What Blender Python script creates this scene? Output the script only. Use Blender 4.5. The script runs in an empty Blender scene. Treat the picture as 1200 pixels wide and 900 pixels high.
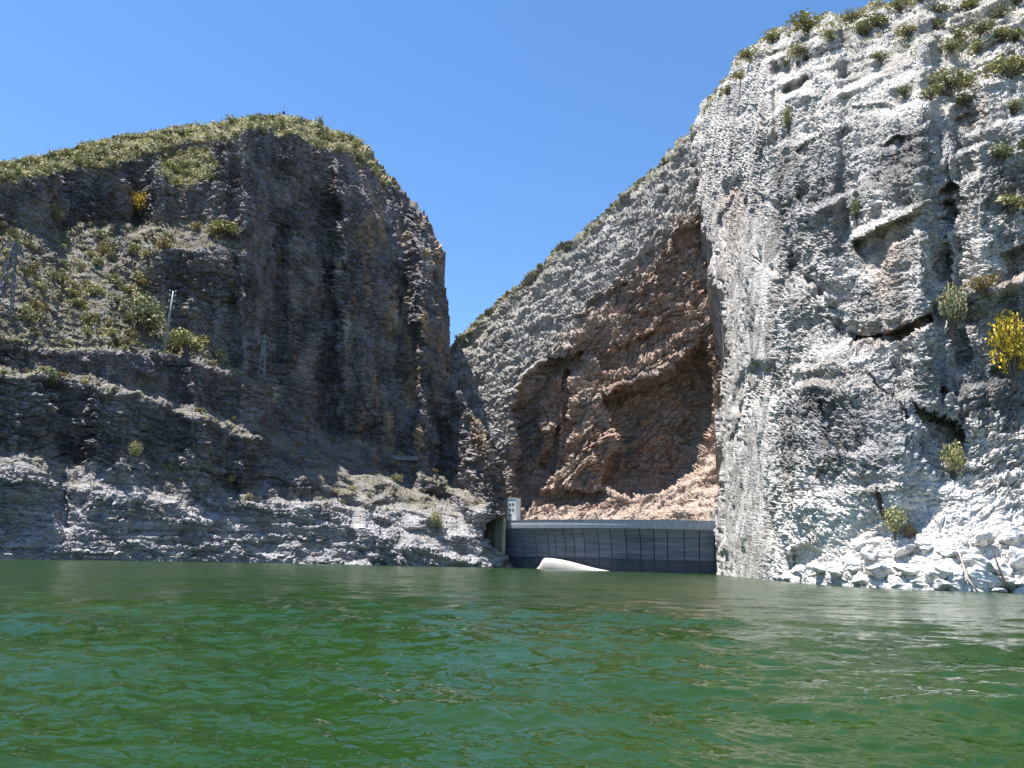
import bpy, math, random
import numpy as np
from mathutils import Matrix, Vector

rng = np.random.default_rng(7)
random.seed(7)
sc = bpy.context.scene
COL = sc.collection

# ------------------------------------------------------------------ camera
F = 920.0                      # focal length in photo pixels (photo 1200 x 900)
CAM_H = 2.9
PITCH = math.atan2(208.5, F)
ROLL = math.radians(1.6)
cam = bpy.data.cameras.new('camera')
cam.sensor_fit = 'HORIZONTAL'; cam.sensor_width = 36.0
cam.lens = F / 1200.0 * 36.0
cam.clip_start = 0.1; cam.clip_end = 6000
camo = bpy.data.objects.new('camera', cam)
COL.objects.link(camo)
ROT = Matrix.Rotation(math.radians(90) + PITCH, 3, 'X') @ Matrix.Rotation(ROLL, 3, 'Z')
camo.matrix_world = Matrix.Translation((0, 0, CAM_H)) @ ROT.to_4x4()
sc.camera = camo
RN = np.array(ROT)

# ------------------------------------------------------------------ light
SUN_EL = math.radians(74)
SUN_AZ = math.radians(-82)     # clockwise from +Y (straight ahead): to the left, a little ahead
sdir = Vector((math.sin(SUN_AZ) * math.cos(SUN_EL), math.cos(SUN_AZ) * math.cos(SUN_EL), math.sin(SUN_EL)))
world = bpy.data.worlds.new('World'); sc.world = world
world.use_nodes = True
nt = world.node_tree
sky = nt.nodes.new('ShaderNodeTexSky'); sky.sky_type = 'NISHITA'
sky.sun_disc = False
sky.sun_elevation = SUN_EL
sky.sun_rotation = SUN_AZ
sky.altitude = 1400; sky.air_density = 1.2; sky.dust_density = 0.1; sky.ozone_density = 5.0
bg = nt.nodes['Background']
hue = nt.nodes.new('ShaderNodeHueSaturation'); hue.inputs['Saturation'].default_value = 1.12
nt.links.new(sky.outputs[0], hue.inputs['Color']); nt.links.new(hue.outputs[0], bg.inputs[0]); bg.inputs[1].default_value = 0.097
sun = bpy.data.lights.new('sun', 'SUN'); sun.energy = 5.0; sun.angle = math.radians(0.5)
sun.color = (1.0, 0.955, 0.89)
suno = bpy.data.objects.new('sun', sun); COL.objects.link(suno)
suno.rotation_euler = (-sdir).to_track_quat('-Z', 'Y').to_euler()
vs = sc.view_settings
vs.view_transform = 'Standard'; vs.look = 'None'; vs.exposure = 1.18; vs.gamma = 1.0
vs.use_curve_mapping = False
sc.cycles.max_bounces = 5; sc.cycles.diffuse_bounces = 2; sc.cycles.glossy_bounces = 2; sc.cycles.transmission_bounces = 2

# ------------------------------------------------------------------ pixel helpers
def ray(x, y):
    """horizontal unit direction (2) and rise per metre of ground distance for a photo pixel"""
    x = np.asarray(x, float); y = np.asarray(y, float)
    c = np.stack([(x - 600) / F, (450 - y) / F, -np.ones_like(x + y)], -1)
    w = c @ RN.T
    hl = np.hypot(w[..., 0], w[..., 1])
    return w[..., 0] / hl, w[..., 1] / hl, w[..., 2] / hl

def at(x, y, r):
    hx, hy, t = ray(x, y)
    return np.stack([hx * r, hy * r, CAM_H + t * r], -1)

def ctrl(pts):
    a = np.array(pts, float)
    return lambda x: np.interp(x, a[:, 0], a[:, 1])

# ------------------------------------------------------------------ numpy noise
PERM = np.random.default_rng(3).permutation(256).astype(np.int32)
PERM = np.concatenate([PERM, PERM, PERM])
g = np.random.default_rng(4).normal(size=(256, 3)); g /= np.linalg.norm(g, axis=1)[:, None]
GRAD = g.astype(np.float32)
VAL = np.random.default_rng(5).random(256).astype(np.float32)

def hash3(i, j, k):
    return PERM[PERM[PERM[i & 255] + (j & 255)] + (k & 255)]

def perlin(P, s, seed=0):
    q = (P / s + seed * 17.31).astype(np.float32)
    fl = np.floor(q); f = q - fl; i = fl.astype(np.int32)
    u = f * f * f * (f * (f * 6 - 15) + 10)
    out = 0
    for dx in (0, 1):
        wx = u[:, 0] if dx else 1 - u[:, 0]
        for dy in (0, 1):
            wy = u[:, 1] if dy else 1 - u[:, 1]
            for dz in (0, 1):
                wz = u[:, 2] if dz else 1 - u[:, 2]
                gr = GRAD[hash3(i[:, 0] + dx, i[:, 1] + dy, i[:, 2] + dz)]
                d = gr[:, 0] * (f[:, 0] - dx) + gr[:, 1] * (f[:, 1] - dy) + gr[:, 2] * (f[:, 2] - dz)
                out = out + wx * wy * wz * d
    return out * 1.5

def fbm(P, s, oct=4, seed=0, gain=0.5):
    o = 0; a = 1.0
    for k in range(oct):
        o = o + a * perlin(P, s, seed + k * 3); a *= gain; s *= 0.5
    return o

def worley(P, s, seed=0):
    """nearest-cell random value and F2-F1"""
    q = (P / s + seed * 9.7).astype(np.float32)
    fl = np.floor(q); f = q - fl; i = fl.astype(np.int32)
    n = len(P)
    d1 = np.full(n, 9.0, np.float32); d2 = np.full(n, 9.0, np.float32); v = np.zeros(n, np.float32)
    for dx in (-1, 0, 1):
        for dy in (-1, 0, 1):
            for dz in (-1, 0, 1):
                h = hash3(i[:, 0] + dx, i[:, 1] + dy, i[:, 2] + dz)
                ex = dx + VAL[h] - f[:, 0]; ey = dy + VAL[PERM[h + 1]] - f[:, 1]; ez = dz + VAL[PERM[h + 2]] - f[:, 2]
                d = ex * ex + ey * ey + ez * ez
                near = d < d1
                d2 = np.where(near, d1, np.minimum(d2, d))
                v = np.where(near, VAL[PERM[h + 3]], v)
                d1 = np.where(near, d, d1)
    return v, np.sqrt(d2) - np.sqrt(d1), np.sqrt(d1)

def smooth(e0, e1, x):
    t = np.clip((x - e0) / (e1 - e0), 0, 1)
    return t * t * (3 - 2 * t)

def blur1(A, s, axis):
    if s <= 0: return A
    n = int(3 * s) + 1
    k = np.exp(-0.5 * (np.arange(-n, n + 1) / s) ** 2); k /= k.sum()
    pad = [(0, 0), (0, 0)]; pad[axis] = (n, n)
    B = np.pad(A, pad, mode='edge')
    o = np.zeros_like(A)
    L = A.shape[axis]
    for q, w in enumerate(k):
        o += w * (B[q:q + L, :] if axis == 0 else B[:, q:q + L])
    return o

def blur(A, s, sy=None):
    return blur1(blur1(A, s, 1), s if sy is None else sy, 0)

class Relief:
    """A cliff laid out over a grid of view rays. Its distance is found by walking up each
    column from the shore with a painted slope angle, so benches, faces and overhangs are real."""
    def __init__(s, x0, x1, y0, y1, step):
        s.step = step
        s.xs = np.arange(x0, x1, step); s.ys = np.arange(y0, y1, step)
        s.X, s.Y = np.meshgrid(s.xs, s.ys)
        s.S = np.full(s.X.shape, 80.0)
        s.D = np.zeros(s.X.shape); s.SN = np.zeros(s.X.shape)
        wob = np.stack([s.X.ravel(), s.Y.ravel(), np.zeros(s.X.size)], -1)
        s.wx = (fbm(wob, 40, 4, 11) * 9).reshape(s.X.shape)
        s.wy = (fbm(wob, 40, 4, 23) * 9).reshape(s.X.shape)
    def poly(s, pts, bl=2.0, wob=1.0):
        X = s.X + s.wx * wob; Y = s.Y + s.wy * wob
        m = np.zeros(s.X.shape, bool)
        n = len(pts)
        for i in range(n):
            xa, ya = pts[i]; xb, yb = pts[(i + 1) % n]
            if ya == yb: continue
            c = ((ya > Y) != (yb > Y)) & (X < (xb - xa) * (Y - ya) / (yb - ya) + xa)
            m ^= c
        return blur(m.astype(float), bl / s.step)
    def stroke(s, pts, w, wob=1.0):
        """soft band round a polyline; points may carry their own width as a third number"""
        X = s.X + s.wx * wob; Y = s.Y + s.wy * wob
        out = np.zeros(s.X.shape)
        for i in range(len(pts) - 1):
            a, b = pts[i], pts[i + 1]
            dx, dy = b[0] - a[0], b[1] - a[1]
            t = np.clip(((X - a[0]) * dx + (Y - a[1]) * dy) / (dx * dx + dy * dy + 1e-9), 0, 1)
            wa = a[2] if len(a) > 2 else w; wb = b[2] if len(b) > 2 else w
            ww = wa + (wb - wa) * t
            d = np.hypot(X - a[0] - dx * t, Y - a[1] - dy * t)
            out = np.maximum(out, np.clip(1.5 * np.exp(-(d / ww) ** 2), 0, 1))
        return out
    def slope_noise(s, mask, ang, lu, lv, amp, seed, bias=0.0):
        """uneven steepness in streaks that follow the bedding: small ledges and little overhangs"""
        ca, sa = math.cos(ang), math.sin(ang)
        u = s.X * ca - s.Y * sa; v = s.X * sa + s.Y * ca
        q = np.stack([(u / lu).ravel(), (v / lv).ravel(), np.full(u.size, seed * 1.7)], -1)
        n = fbm(q, 1.0, 2, seed, 0.5).reshape(u.shape)
        s.SN = s.SN + mask * (np.sign(n) * np.abs(n) ** 0.7 * amp + bias)
    def slope(s, mask, deg):
        s.S = s.S * (1 - mask) + deg * mask
    def integrate(s, r0, yw, hblur=3.0, drift=9.0):
        hx, hy, t = ray(s.X, s.Y)
        base = r0(s.xs); y_w = yw(s.xs)
        def walk(Sdeg):
            R = np.zeros(s.X.shape); S = np.radians(np.clip(Sdeg, 15, 125)); r = base.copy()
            for j in range(len(s.ys) - 1, -1, -1):
                if j < len(s.ys) - 1:
                    dt = t[j] - t[j + 1]
                    a = np.maximum(S[j], np.arctan(t[j]) + math.radians(5))
                    dr = r * dt * np.cos(a) / np.maximum(np.sin(a) - t[j] * np.cos(a), 0.05)
                    r = np.where(s.ys[j] < y_w, r + dr, base)
                R[j] = r
            return R
        R = walk(s.S)
        d = walk(s.S + s.SN) - R
        d = blur1(d, 2.5 / s.step, 1); d = d - blur1(d, drift / s.step, 0)        # ledges stay, the slow drift of whole columns goes
        R = blur(R, hblur / s.step, 0.8 / s.step) + d
        s.R = R + s.D
        s.P = np.stack([hx * s.R, hy * s.R, CAM_H + t * s.R], -1)
        Ps = np.stack([blur(s.P[..., k], 5 / s.step) for k in range(3)], -1)
        du = np.gradient(Ps, axis=1); dv = np.gradient(Ps, axis=0)
        n = np.cross(dv, du)
        n /= np.linalg.norm(n, axis=-1)[..., None] + 1e-9
        view = np.stack([hx, hy, t], -1)
        n = np.where((n * view).sum(-1)[..., None] > 0, -n, n)
        s.N = n; s.view = np.stack([hx, hy, np.zeros_like(hx)], -1)
    def displace(s, d):
        s.P = s.P + s.N * d[..., None]
    def idx(s, x, y):
        i = int(round((x - s.xs[0]) / s.step)); j = int(round((y - s.ys[0]) / s.step))
        return min(max(j, 0), len(s.ys) - 1), min(max(i, 0), len(s.xs) - 1)
    def point(s, x, y):
        j, i = s.idx(x, y)
        return s.P[j, i]
    def build(s, name, mask, col, mat, back=((25, 2), (90, -12), (160, -60))):
        H, W = s.X.shape
        keep = (mask[:-1, :-1] & mask[1:, :-1] & mask[:-1, 1:] & mask[1:, 1:])
        jj, ii = np.nonzero(keep)
        a = jj * W + ii
        quads = np.stack([a, a + W, a + W + 1, a + 1], -1)
        V = s.P.reshape(-1, 3); C = col.reshape(-1, 4)
        # boundary edges are carried back, away from the gorge, so that the mass has depth
        e = np.concatenate([quads[:, [0, 1]], quads[:, [1, 2]], quads[:, [2, 3]], quads[:, [3, 0]]])
        key = np.sort(e, 1); code = key[:, 0].astype(np.int64) * (H * W) + key[:, 1]
        u, first, cnt = np.unique(code, return_index=True, return_counts=True)
        be = e[first[cnt == 1]]
        bv = np.unique(be)
        vw = s.view.reshape(-1, 3)[bv]
        layers = [V]; cl = [C]; prev = {int(v): int(v) for v in bv}
        extra = []
        base_n = len(V)
        for k, (dist, dz) in enumerate(back):
            Q = V[bv] + vw * dist + np.array([0, 0, dz])
            layers.append(Q); cl.append(C[bv])
            cur = {int(v): base_n + q for q, v in enumerate(bv)}
            extra.append(np.array([(prev[int(p)], cur[int(p)], cur[int(q)], prev[int(q)]) for p, q in be]))
            prev = cur; base_n += len(bv)
        V = np.concatenate(layers); C = np.concatenate(cl)
        quads = np.concatenate([quads] + extra)
        used = np.unique(quads)
        remap = np.zeros(len(V), np.int64); remap[used] = np.arange(len(used))
        o = mesh_np(name, V[used], remap[quads], mat, False)
        at_ = o.data.color_attributes.new('tint', 'FLOAT_COLOR', 'POINT')
        at_.data.foreach_set('color', C[used].astype(np.float32).ravel())
        return o

def mesh_np(name, V, Q, mat, smooth_=True, parent=None):
    V = np.asarray(V, np.float32); Q = np.asarray(Q, np.int32)
    k = Q.shape[1]
    me = bpy.data.meshes.new(name)
    me.vertices.add(len(V)); me.vertices.foreach_set('co', V.ravel())
    me.loops.add(Q.size); me.loops.foreach_set('vertex_index', Q.ravel())
    me.polygons.add(len(Q)); me.polygons.foreach_set('loop_start', np.arange(0, Q.size, k, dtype=np.int32))
    me.polygons.foreach_set('use_smooth', np.full(len(Q), smooth_))
    me.update(calc_edges=True)
    if mat: me.materials.append(mat)
    o = bpy.data.objects.new(name, me); COL.objects.link(o)
    if parent: o.parent = parent
    return o

def tag(o, label=None, cat=None, group=None, kind=None):
    if label: o['label'] = label
    if cat: o['category'] = cat
    if group: o['group'] = group
    if kind: o['kind'] = kind
    return o

def empty(name, loc, rz=0):
    o = bpy.data.objects.new(name, None); COL.objects.link(o)
    o.location = loc; o.rotation_euler = (0, 0, rz); o.empty_display_size = 0.5
    return o

# ------------------------------------------------------------------ materials
class NT:
    def __init__(s, name):
        s.m = bpy.data.materials.new(name); s.m.use_nodes = True
        s.t = s.m.node_tree; s.b = s.t.nodes['Principled BSDF']
    def n(s, typ, **kw):
        nd = s.t.nodes.new(typ)
        for k, v in kw.items():
            if k.startswith('_'): setattr(nd, k[1:], v)
            else: nd.inputs[k].default_value = v
        return nd
    def l(s, a, b): s.t.links.new(a, b)
    def coords(s, scale=(1, 1, 1), rot=(0, 0, 0)):
        tc = s.n('ShaderNodeTexCoord'); mp = s.n('ShaderNodeMapping')
        mp.inputs['Scale'].default_value = scale; mp.inputs['Rotation'].default_value = rot
        s.l(tc.outputs['Object'], mp.inputs[0]); return mp.outputs[0]
    def noise(s, vec, scale, detail=6, rough=0.6, dist=0.0):
        nd = s.n('ShaderNodeTexNoise', Scale=scale, Detail=detail, Roughness=rough, Distortion=dist)
        s.l(vec, nd.inputs['Vector']); return nd.outputs['Fac']
    def ramp(s, fac, stops):
        r = s.n('ShaderNodeValToRGB'); cr = r.color_ramp
        while len(cr.elements) < len(stops): cr.elements.new(0.5)
        for e, (p, c) in zip(cr.elements, stops):
            e.position = p; e.color = (c, c, c, 1) if isinstance(c, (int, float)) else (*c, 1)
        s.l(fac, r.inputs[0]); return r.outputs[0]
    def mix(s, mode, fac, a, b):
        m = s.n('ShaderNodeMix', _data_type='RGBA', _blend_type=mode)
        for i, v in ((0, fac), (6, a), (7, b)):
            if hasattr(v, 'links'): s.l(v, m.inputs[i])
            else: m.inputs[i].default_value = v if i == 0 else (*v, 1)
        return m.outputs[2]
    def math(s, op, a, b):
        m = s.n('ShaderNodeMath', _operation=op)
        for i, v in ((0, a), (1, b)):
            if hasattr(v, 'links'): s.l(v, m.inputs[i])
            else: m.inputs[i].default_value = v
        return m.outputs[0]

def rock_material(name, rot, stretch, bump=0.6, speck=0.5, bands=0.8):
    """tint attribute x mineral mottling, dark lichen and water streaks (alpha = how much), fine relief"""
    w = NT(name)
    at_ = w.n('ShaderNodeAttribute', _attribute_name='tint')
    flat = w.coords(); bed = w.coords(stretch, rot); vert = w.coords((1, 1, 0.12))
    n1 = w.noise(bed, 0.22, 6, 0.68, 0.4)
    n2 = w.noise(flat, 0.9, 5, 0.76)
    n3 = w.noise(vert, 0.35, 4, 0.65, 0.3)
    n4 = w.noise(flat, 0.06, 4, 0.6)
    c = w.mix('MULTIPLY', 1.0, at_.outputs['Color'], w.ramp(n1, [(0.25, 0.62), (0.5, 0.98), (0.75, 1.32)]))
    c = w.mix('MULTIPLY', 0.8, c, w.ramp(n2, [(0.3, 0.7), (0.55, 1.05), (0.75, 1.25)]))
    lich = w.ramp(w.math('ADD', w.math('MULTIPLY', n4, 0.4), w.math('ADD', w.math('MULTIPLY', n1, 0.25), w.math('ADD', w.math('MULTIPLY', n3, 0.25), w.math('MULTIPLY', n2, 0.1)))),
                  [(0.47, 0.0), (0.54, 1.0)])
    c = w.mix('MIX', w.math('MULTIPLY', lich, at_.outputs['Alpha']), c, w.mix('MULTIPLY', 1.0, c, (0.36, 0.37, 0.40)))
    band = w.noise(w.coords((0.06, 0.06, 1.0), rot), 0.9, 4, 0.68, 0.25)
    c = w.mix('MULTIPLY', bands, c, w.ramp(band, [(0.33, 0.62), (0.47, 1.0), (0.56, 1.1), (0.68, 1.5)]))
    n5 = w.noise(flat, 1.7, 3, 0.72, 0.3)
    sp = w.math('MULTIPLY', w.ramp(n5, [(0.40, 1.0), (0.475, 0.0)]), w.math('MULTIPLY', w.math('ADD', w.math('MULTIPLY', at_.outputs['Alpha'], 0.6), 0.4), speck))
    c = w.mix('MIX', sp, c, w.mix('MULTIPLY', 1.0, c, (0.28, 0.28, 0.30)))
    warm = w.ramp(n4, [(0.52, 0.0), (0.68, 0.45)])
    c = w.mix('MULTIPLY', warm, c, (1.06, 0.93, 0.76))
    w.l(c, w.b.inputs['Base Color'])
    w.b.inputs['Roughness'].default_value = 0.92
    w.b.inputs['Specular IOR Level'].default_value = 0.15
    vo = w.n('ShaderNodeTexVoronoi', Scale=0.55, _feature='DISTANCE_TO_EDGE'); w.l(bed, vo.inputs['Vector'])
    wn = w.n('ShaderNodeTexNoise', Scale=0.8, Detail=2.0); w.l(bed, wn.inputs['Vector'])
    wv = w.n('ShaderNodeVectorMath', _operation='MULTIPLY_ADD'); w.l(wn.outputs['Color'], wv.inputs[0]); wv.inputs[1].default_value = (1.6, 1.6, 1.6); w.l(bed, wv.inputs[2])
    w.l(wv.outputs[0], vo.inputs['Vector'])
    vo2 = w.n('ShaderNodeTexVoronoi', Scale=1.5, _feature='F1'); w.l(wv.outputs[0], vo2.inputs['Vector'])
    crack = w.math('ADD', w.ramp(vo.outputs['Distance'], [(0.0, 0.0), (0.12, 1.0)]), w.math('MULTIPLY', vo2.outputs['Distance'], -1.2))
    h = w.math('ADD', w.math('MULTIPLY', n2, 1.3), w.math('ADD', w.math('MULTIPLY', n1, 1.6), w.math('MULTIPLY', crack, 0.5)))
    bp = w.n('ShaderNodeBump', Strength=bump, Distance=1.3)
    w.l(h, bp.inputs['Height']); w.l(bp.outputs[0], w.b.inputs['Normal'])
    return w.m

def plain(name, rgb, rough=0.8, var=0.25, scale=1.0, bump=0.0, rand=0.0, spec=0.3, zs=1.0, xs=1.0):
    w = NT(name)
    v = w.coords((xs, xs, zs))
    n = w.noise(v, scale, 6, 0.65)
    c = w.mix('MULTIPLY', 1.0, rgb, w.ramp(n, [(0.3, 1 - var), (0.7, 1 + var)]))
    if rand:
        oi = w.n('ShaderNodeObjectInfo')
        c = w.mix('MULTIPLY', 1.0, c, w.ramp(oi.outputs['Random'], [(0.0, 1 - rand), (1.0, 1 + rand)]))
    w.l(c, w.b.inputs['Base Color'])
    w.b.inputs['Roughness'].default_value = rough
    w.b.inputs['Specular IOR Level'].default_value = spec
    if bump:
        bp = w.n('ShaderNodeBump', Strength=bump, Distance=0.1); w.l(n, bp.inputs['Height']); w.l(bp.outputs[0], w.b.inputs['Normal'])
    return w.m

def leaf_material(name, rgb, rand=0.3):
    w = NT(name)
    g = w.n('ShaderNodeNewGeometry'); oi = w.n('ShaderNodeObjectInfo')
    c = w.mix('MULTIPLY', 1.0, rgb, w.ramp(g.outputs['Random Per Island'], [(0.0, 0.62), (1.0, 1.4)]))
    c = w.mix('MULTIPLY', 1.0, c, w.ramp(oi.outputs['Random'], [(0.0, (1 - rand, 1 - rand * 0.8, 1 - rand)), (1.0, (1 + rand, 1 + rand * 0.7, 1 + rand * 0.4))]))
    w.l(c, w.b.inputs['Base Color'])
    w.b.inputs['Roughness'].default_value = 0.7
    w.b.inputs['Specular IOR Level'].default_value = 0.2
    return w.m

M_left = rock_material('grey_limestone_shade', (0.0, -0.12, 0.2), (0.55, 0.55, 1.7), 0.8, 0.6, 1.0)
M_right = rock_material('white_limestone', (0.35, -0.45, 0.1), (0.6, 0.6, 1.5), 0.6, 0.85, 0.5)
M_far = rock_material('banded_limestone', (0.3, -0.55, 0.0), (0.5, 0.5, 1.5), 0.7, 0.5, 0.7)

# ------------------------------------------------------------------ rock relief
def rock_detail(P, shape, bn, scale=1.0, seed=0, blocks=1.0, strata=1.0, pits=0.0):
    """displacement along the normal: beds of uneven hardness, jointed blocks, rounded lumps"""
    p = P.reshape(-1, 3).astype(np.float32)
    bn = np.array(bn, np.float32); bn /= np.linalg.norm(bn)
    warp = np.stack([perlin(p, 45, seed + 1), perlin(p, 45, seed + 2), perlin(p, 45, seed + 3)], -1) * 6
    warp += np.stack([perlin(p, 11, seed + 4), perlin(p, 11, seed + 5), perlin(p, 11, seed + 6)], -1) * 1.6
    q = p + warp
    b = q @ bn
    d = np.zeros(len(p), np.float32)
    patch = smooth(-0.25, 0.35, perlin(p, 35, seed + 9))
    r1 = np.random.default_rng(seed + 50).random(4096).astype(np.float32)
    for th, amp in ((8.5, 2.4), (3.1, 1.25), (1.25, 0.5)):
        u = b / (th * scale) + 900; k = np.floor(u).astype(int); f = u - k
        o = r1[k % 4096] + (r1[(k + 1) % 4096] - r1[k % 4096]) * smooth(0.78, 1.0, f)
        d += strata * amp * scale * (o - 0.5) * (0.35 + 0.65 * patch)
    # joints: blocks flattened along the bedding
    axis = np.eye(3, dtype=np.float32) + np.outer(bn, bn) * 1.8
    qb = q @ axis
    for s, amp in ((9, 1.5), (3.6, 0.75), (1.7, 0.34)):
        v, e, _ = worley(qb, s * scale, seed + int(s * 3))
        d += blocks * amp * scale * ((v - 0.5) - 1.15 * (1 - smooth(0.0, 0.16, e)))
    big = fbm(p, 38 * scale, 3, seed + 20) * 3.2
    d += big * scale
    for s, amp in ((13, 1.6), (5.5, 0.9), (2.3, 0.42), (1.0, 0.2)):
        d += amp * scale * (np.abs(perlin(q, s * scale, seed + int(s * 7))) * 2.2 - 0.5)
    if pits:                                      # solution holes of karst limestone
        for s, amp in ((2.6, 1.5), (1.35, 0.8)):
            v, e, f1 = worley(q @ (np.eye(3, dtype=np.float32) + np.outer(bn, bn) * 0.6), s * scale * 1.4, seed + int(s * 11))
            d -= pits * amp * scale * smooth(0.46, 0.22, f1) * (v > 0.42)
    return d.reshape(shape)

pn = lambda R_, s, seed: fbm(R_.P.reshape(-1, 3), s, 3, seed).reshape(R_.X.shape)
# ================================================================== LEFT MOUNTAIN
yw_left = ctrl([(-200, 652), (0, 655), (150, 657), (300, 659.4), (450, 662.5), (610, 665.8), (700, 668)])
def r_from_water(yw, h=CAM_H):
    def f(x):
        _, _, t = ray(x, yw(x)); return h / (-t)
    return f
r0_left = r_from_water(yw_left)
L = Relief(-150, 640, 112, 690, 1.2)
L.S[:] = 82
T = L.slope
# crest cap, the high slope above the cliffs
T(L.poly([(-200, 100), (640, 100), (560, 330), (524, 300), (508, 268), (470, 222), (440, 205), (405, 185), (350, 165), (320, 152), (285, 160), (230, 168), (180, 183), (130, 192), (60, 205), (-200, 232)], 3), 40)
T(L.poly([(190, 182), (240, 170), (262, 186), (255, 208), (215, 220), (185, 205)], 4), 46)
T(L.poly([(380, 178), (430, 190), (470, 240), (505, 290), (515, 330), (490, 330), (450, 280), (410, 230)], 5), 62)
# bushy talus between the upper cliff and the road cut
T(L.poly([(-200, 262), (60, 255), (150, 247), (230, 252), (288, 276), (314, 298), (300, 304), (240, 288), (196, 296), (164, 318), (186, 350), (240, 385), (245, 405), (300, 432), (352, 476), (330, 468), (262, 432), (200, 410), (100, 403), (-200, 398)], 3), 41)
# road bench under the cut, falling to the right
T(L.stroke([(-150, 426, 7), (0, 430, 6), (90, 440, 5), (160, 456, 6), (250, 490, 6), (330, 512, 6), (390, 541, 7), (450, 562, 7), (520, 600, 8), (548, 622, 6)], 6, 0.7), 25)
T(L.stroke([(40, 405, 3), (200, 411, 4), (300, 446, 5), (352, 482, 5), (400, 520, 4)], 4, 0.5), 28)
T(L.stroke([(370, 508, 4), (400, 516, 6), (440, 526, 7), (500, 552, 8), (560, 592, 8)], 4, 0.6), 25)
# lit shelf above the waterline wall
for pts in ([(-150, 512, 16), (0, 535, 16), (50, 548, 13), (95, 562, 12), (150, 578, 8), (205, 585, 9), (225, 598, 8)],
            [(120, 540, 8), (150, 530, 7), (180, 540, 8), (215, 566, 8)],
            [(255, 572, 6), (290, 574, 9), (330, 584, 9), (380, 590, 10), (420, 606, 12), (470, 626, 12), (520, 642, 11), (556, 654, 6)],
            [(320, 545, 6), (370, 560, 8), (430, 580, 9), (480, 604, 9)],
            [(60, 596, 5), (100, 592, 6)], [(70, 616, 6), (95, 622, 6)], [(230, 600, 7), (275, 610, 8)], [(-40, 614, 6), (8, 616, 5)],
            [(300, 650, 4), (380, 654, 4), (440, 660, 4)]):
    T(L.stroke(pts, 8), 29)
T(L.stroke([(322, 508, 7), (390, 540, 10), (450, 563, 11), (515, 598, 10), (540, 616, 6)], 8, 0.6), 17)
# thin bedding shelves in the wall at the water
for y, w in ((607, 1.6), (622, 1.8), (634, 2.0), (645, 1.6)):
    T(L.stroke([(-150, y - 4), (100, y), (300, y + 4), (420, y + 12)], w, 0.25), 30)
L.slope_noise(smooth(60, 75, L.S) * smooth(600, 560, L.Y), -0.10, 26, 5, 34, 3, 2)
L.slope_noise(smooth(545, 585, L.Y) * smooth(180, 330, L.X + 0.5 * (L.Y - 560)), -0.25, 24, 8, 55, 5, -6)
L.slope_noise(smooth(60, 45, L.S), -0.1, 14, 5, 22, 7, 0)
# overhung bases of the faces
T(L.stroke([(-150, 500), (0, 505), (110, 545), (160, 520), (200, 540), (260, 560)], 5), 108)
T(L.stroke([(-150, 266), (60, 258), (150, 250), (235, 256), (300, 288)], 4), 100)
T(L.stroke([(190, 340), (240, 384), (300, 430), (360, 478), (420, 512)], 7), 104)
# big forms of the main face
L.D += 9 * L.stroke([(330, 330), (345, 420), (395, 500)], 26) - 8 * L.stroke([(392, 190), (420, 300), (430, 420), (470, 520)], 22)
L.D += 8 * L.stroke([(470, 240), (462, 330), (480, 430), (520, 520)], 12) - 5 * L.stroke([(500, 300), (503, 400), (520, 470)], 10)
L.D -= 7 * L.stroke([(300, 180), (280, 260), (285, 340)], 24)
L.D += 5 * L.stroke([(355, 210), (340, 270), (300, 300)], 10)
L.D += 5 * L.stroke([(495, 528, 2), (540, 543, 4), (580, 556, 5)], 4, 0.5) + 4 * L.stroke([(562, 545), (566, 585)], 5, 0.5)
L.D += 6 * L.stroke([(440, 350), (452, 395)], 6) - 3 * L.stroke([(150, 545, 14), (165, 560, 20)], 16)
L.D += 4 * L.stroke([(74, 560), (76, 625)], 5) + 3 * L.stroke([(268, 560), (262, 600)], 5)
L.S = blur(L.S, 3 / L.step, 0.8)
exL = np.interp(L.ys, [160, 200, 251, 300, 380, 430, 488, 540, 600], [425, 455, 500, 522, 527, 529, 563, 590, 596])[:, None]
L.D += 26 * np.exp(-np.clip(exL - L.X, 0, 200) / 7.0) * smooth(170, 230, L.Y) * smooth(610, 570, L.Y)
L.integrate(r0_left, yw_left, 2.5)
zL = L.P[..., 2]
det = rock_detail(L.P, L.X.shape, (0.10, 0.06, 1.0), 1.0, 1)
soft = np.clip((blur(L.S, 3) - 30) / 45, 0.0, 1.0)
wall = smooth(22, 12, zL) * smooth(460, 380, L.X) * smooth(75, 82, L.S)       # smooth wall at the water
det *= (0.34 + 0.66 * soft) * (1 - 0.72 * wall) * (0.7 + 0.5 * smooth(-0.3, 0.4, pn(L, 30, 44)))
vstreak = L.P.reshape(-1, 3) * np.array([1, 1, 0.16])
cols = np.abs(perlin(vstreak, 7.0, 61)).reshape(L.X.shape)
det += smooth(330, 430, L.X) * smooth(560, 480, L.Y) * (cols * 5.0 - 1.5)
L.displace(det)
sil_left = [(-220, 222), (-80, 203), (0, 190), (40, 182), (100, 168), (150, 158), (200, 148), (260, 140), (320, 133), (350, 137), (400, 152), (425, 163), (440, 181), (455, 200), (480, 228), (500, 251), (515, 276), (522, 300), (524, 340), (527, 380), (529, 430), (543, 462), (563, 488), (580, 512), (590, 540), (596, 575), (594, 600), (580, 609), (566, 618), (575, 632), (592, 648), (609, 668), (612, 760), (-220, 760)]
maskL = L.poly(sil_left, 0.9, 0.16) > 0.5

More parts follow.
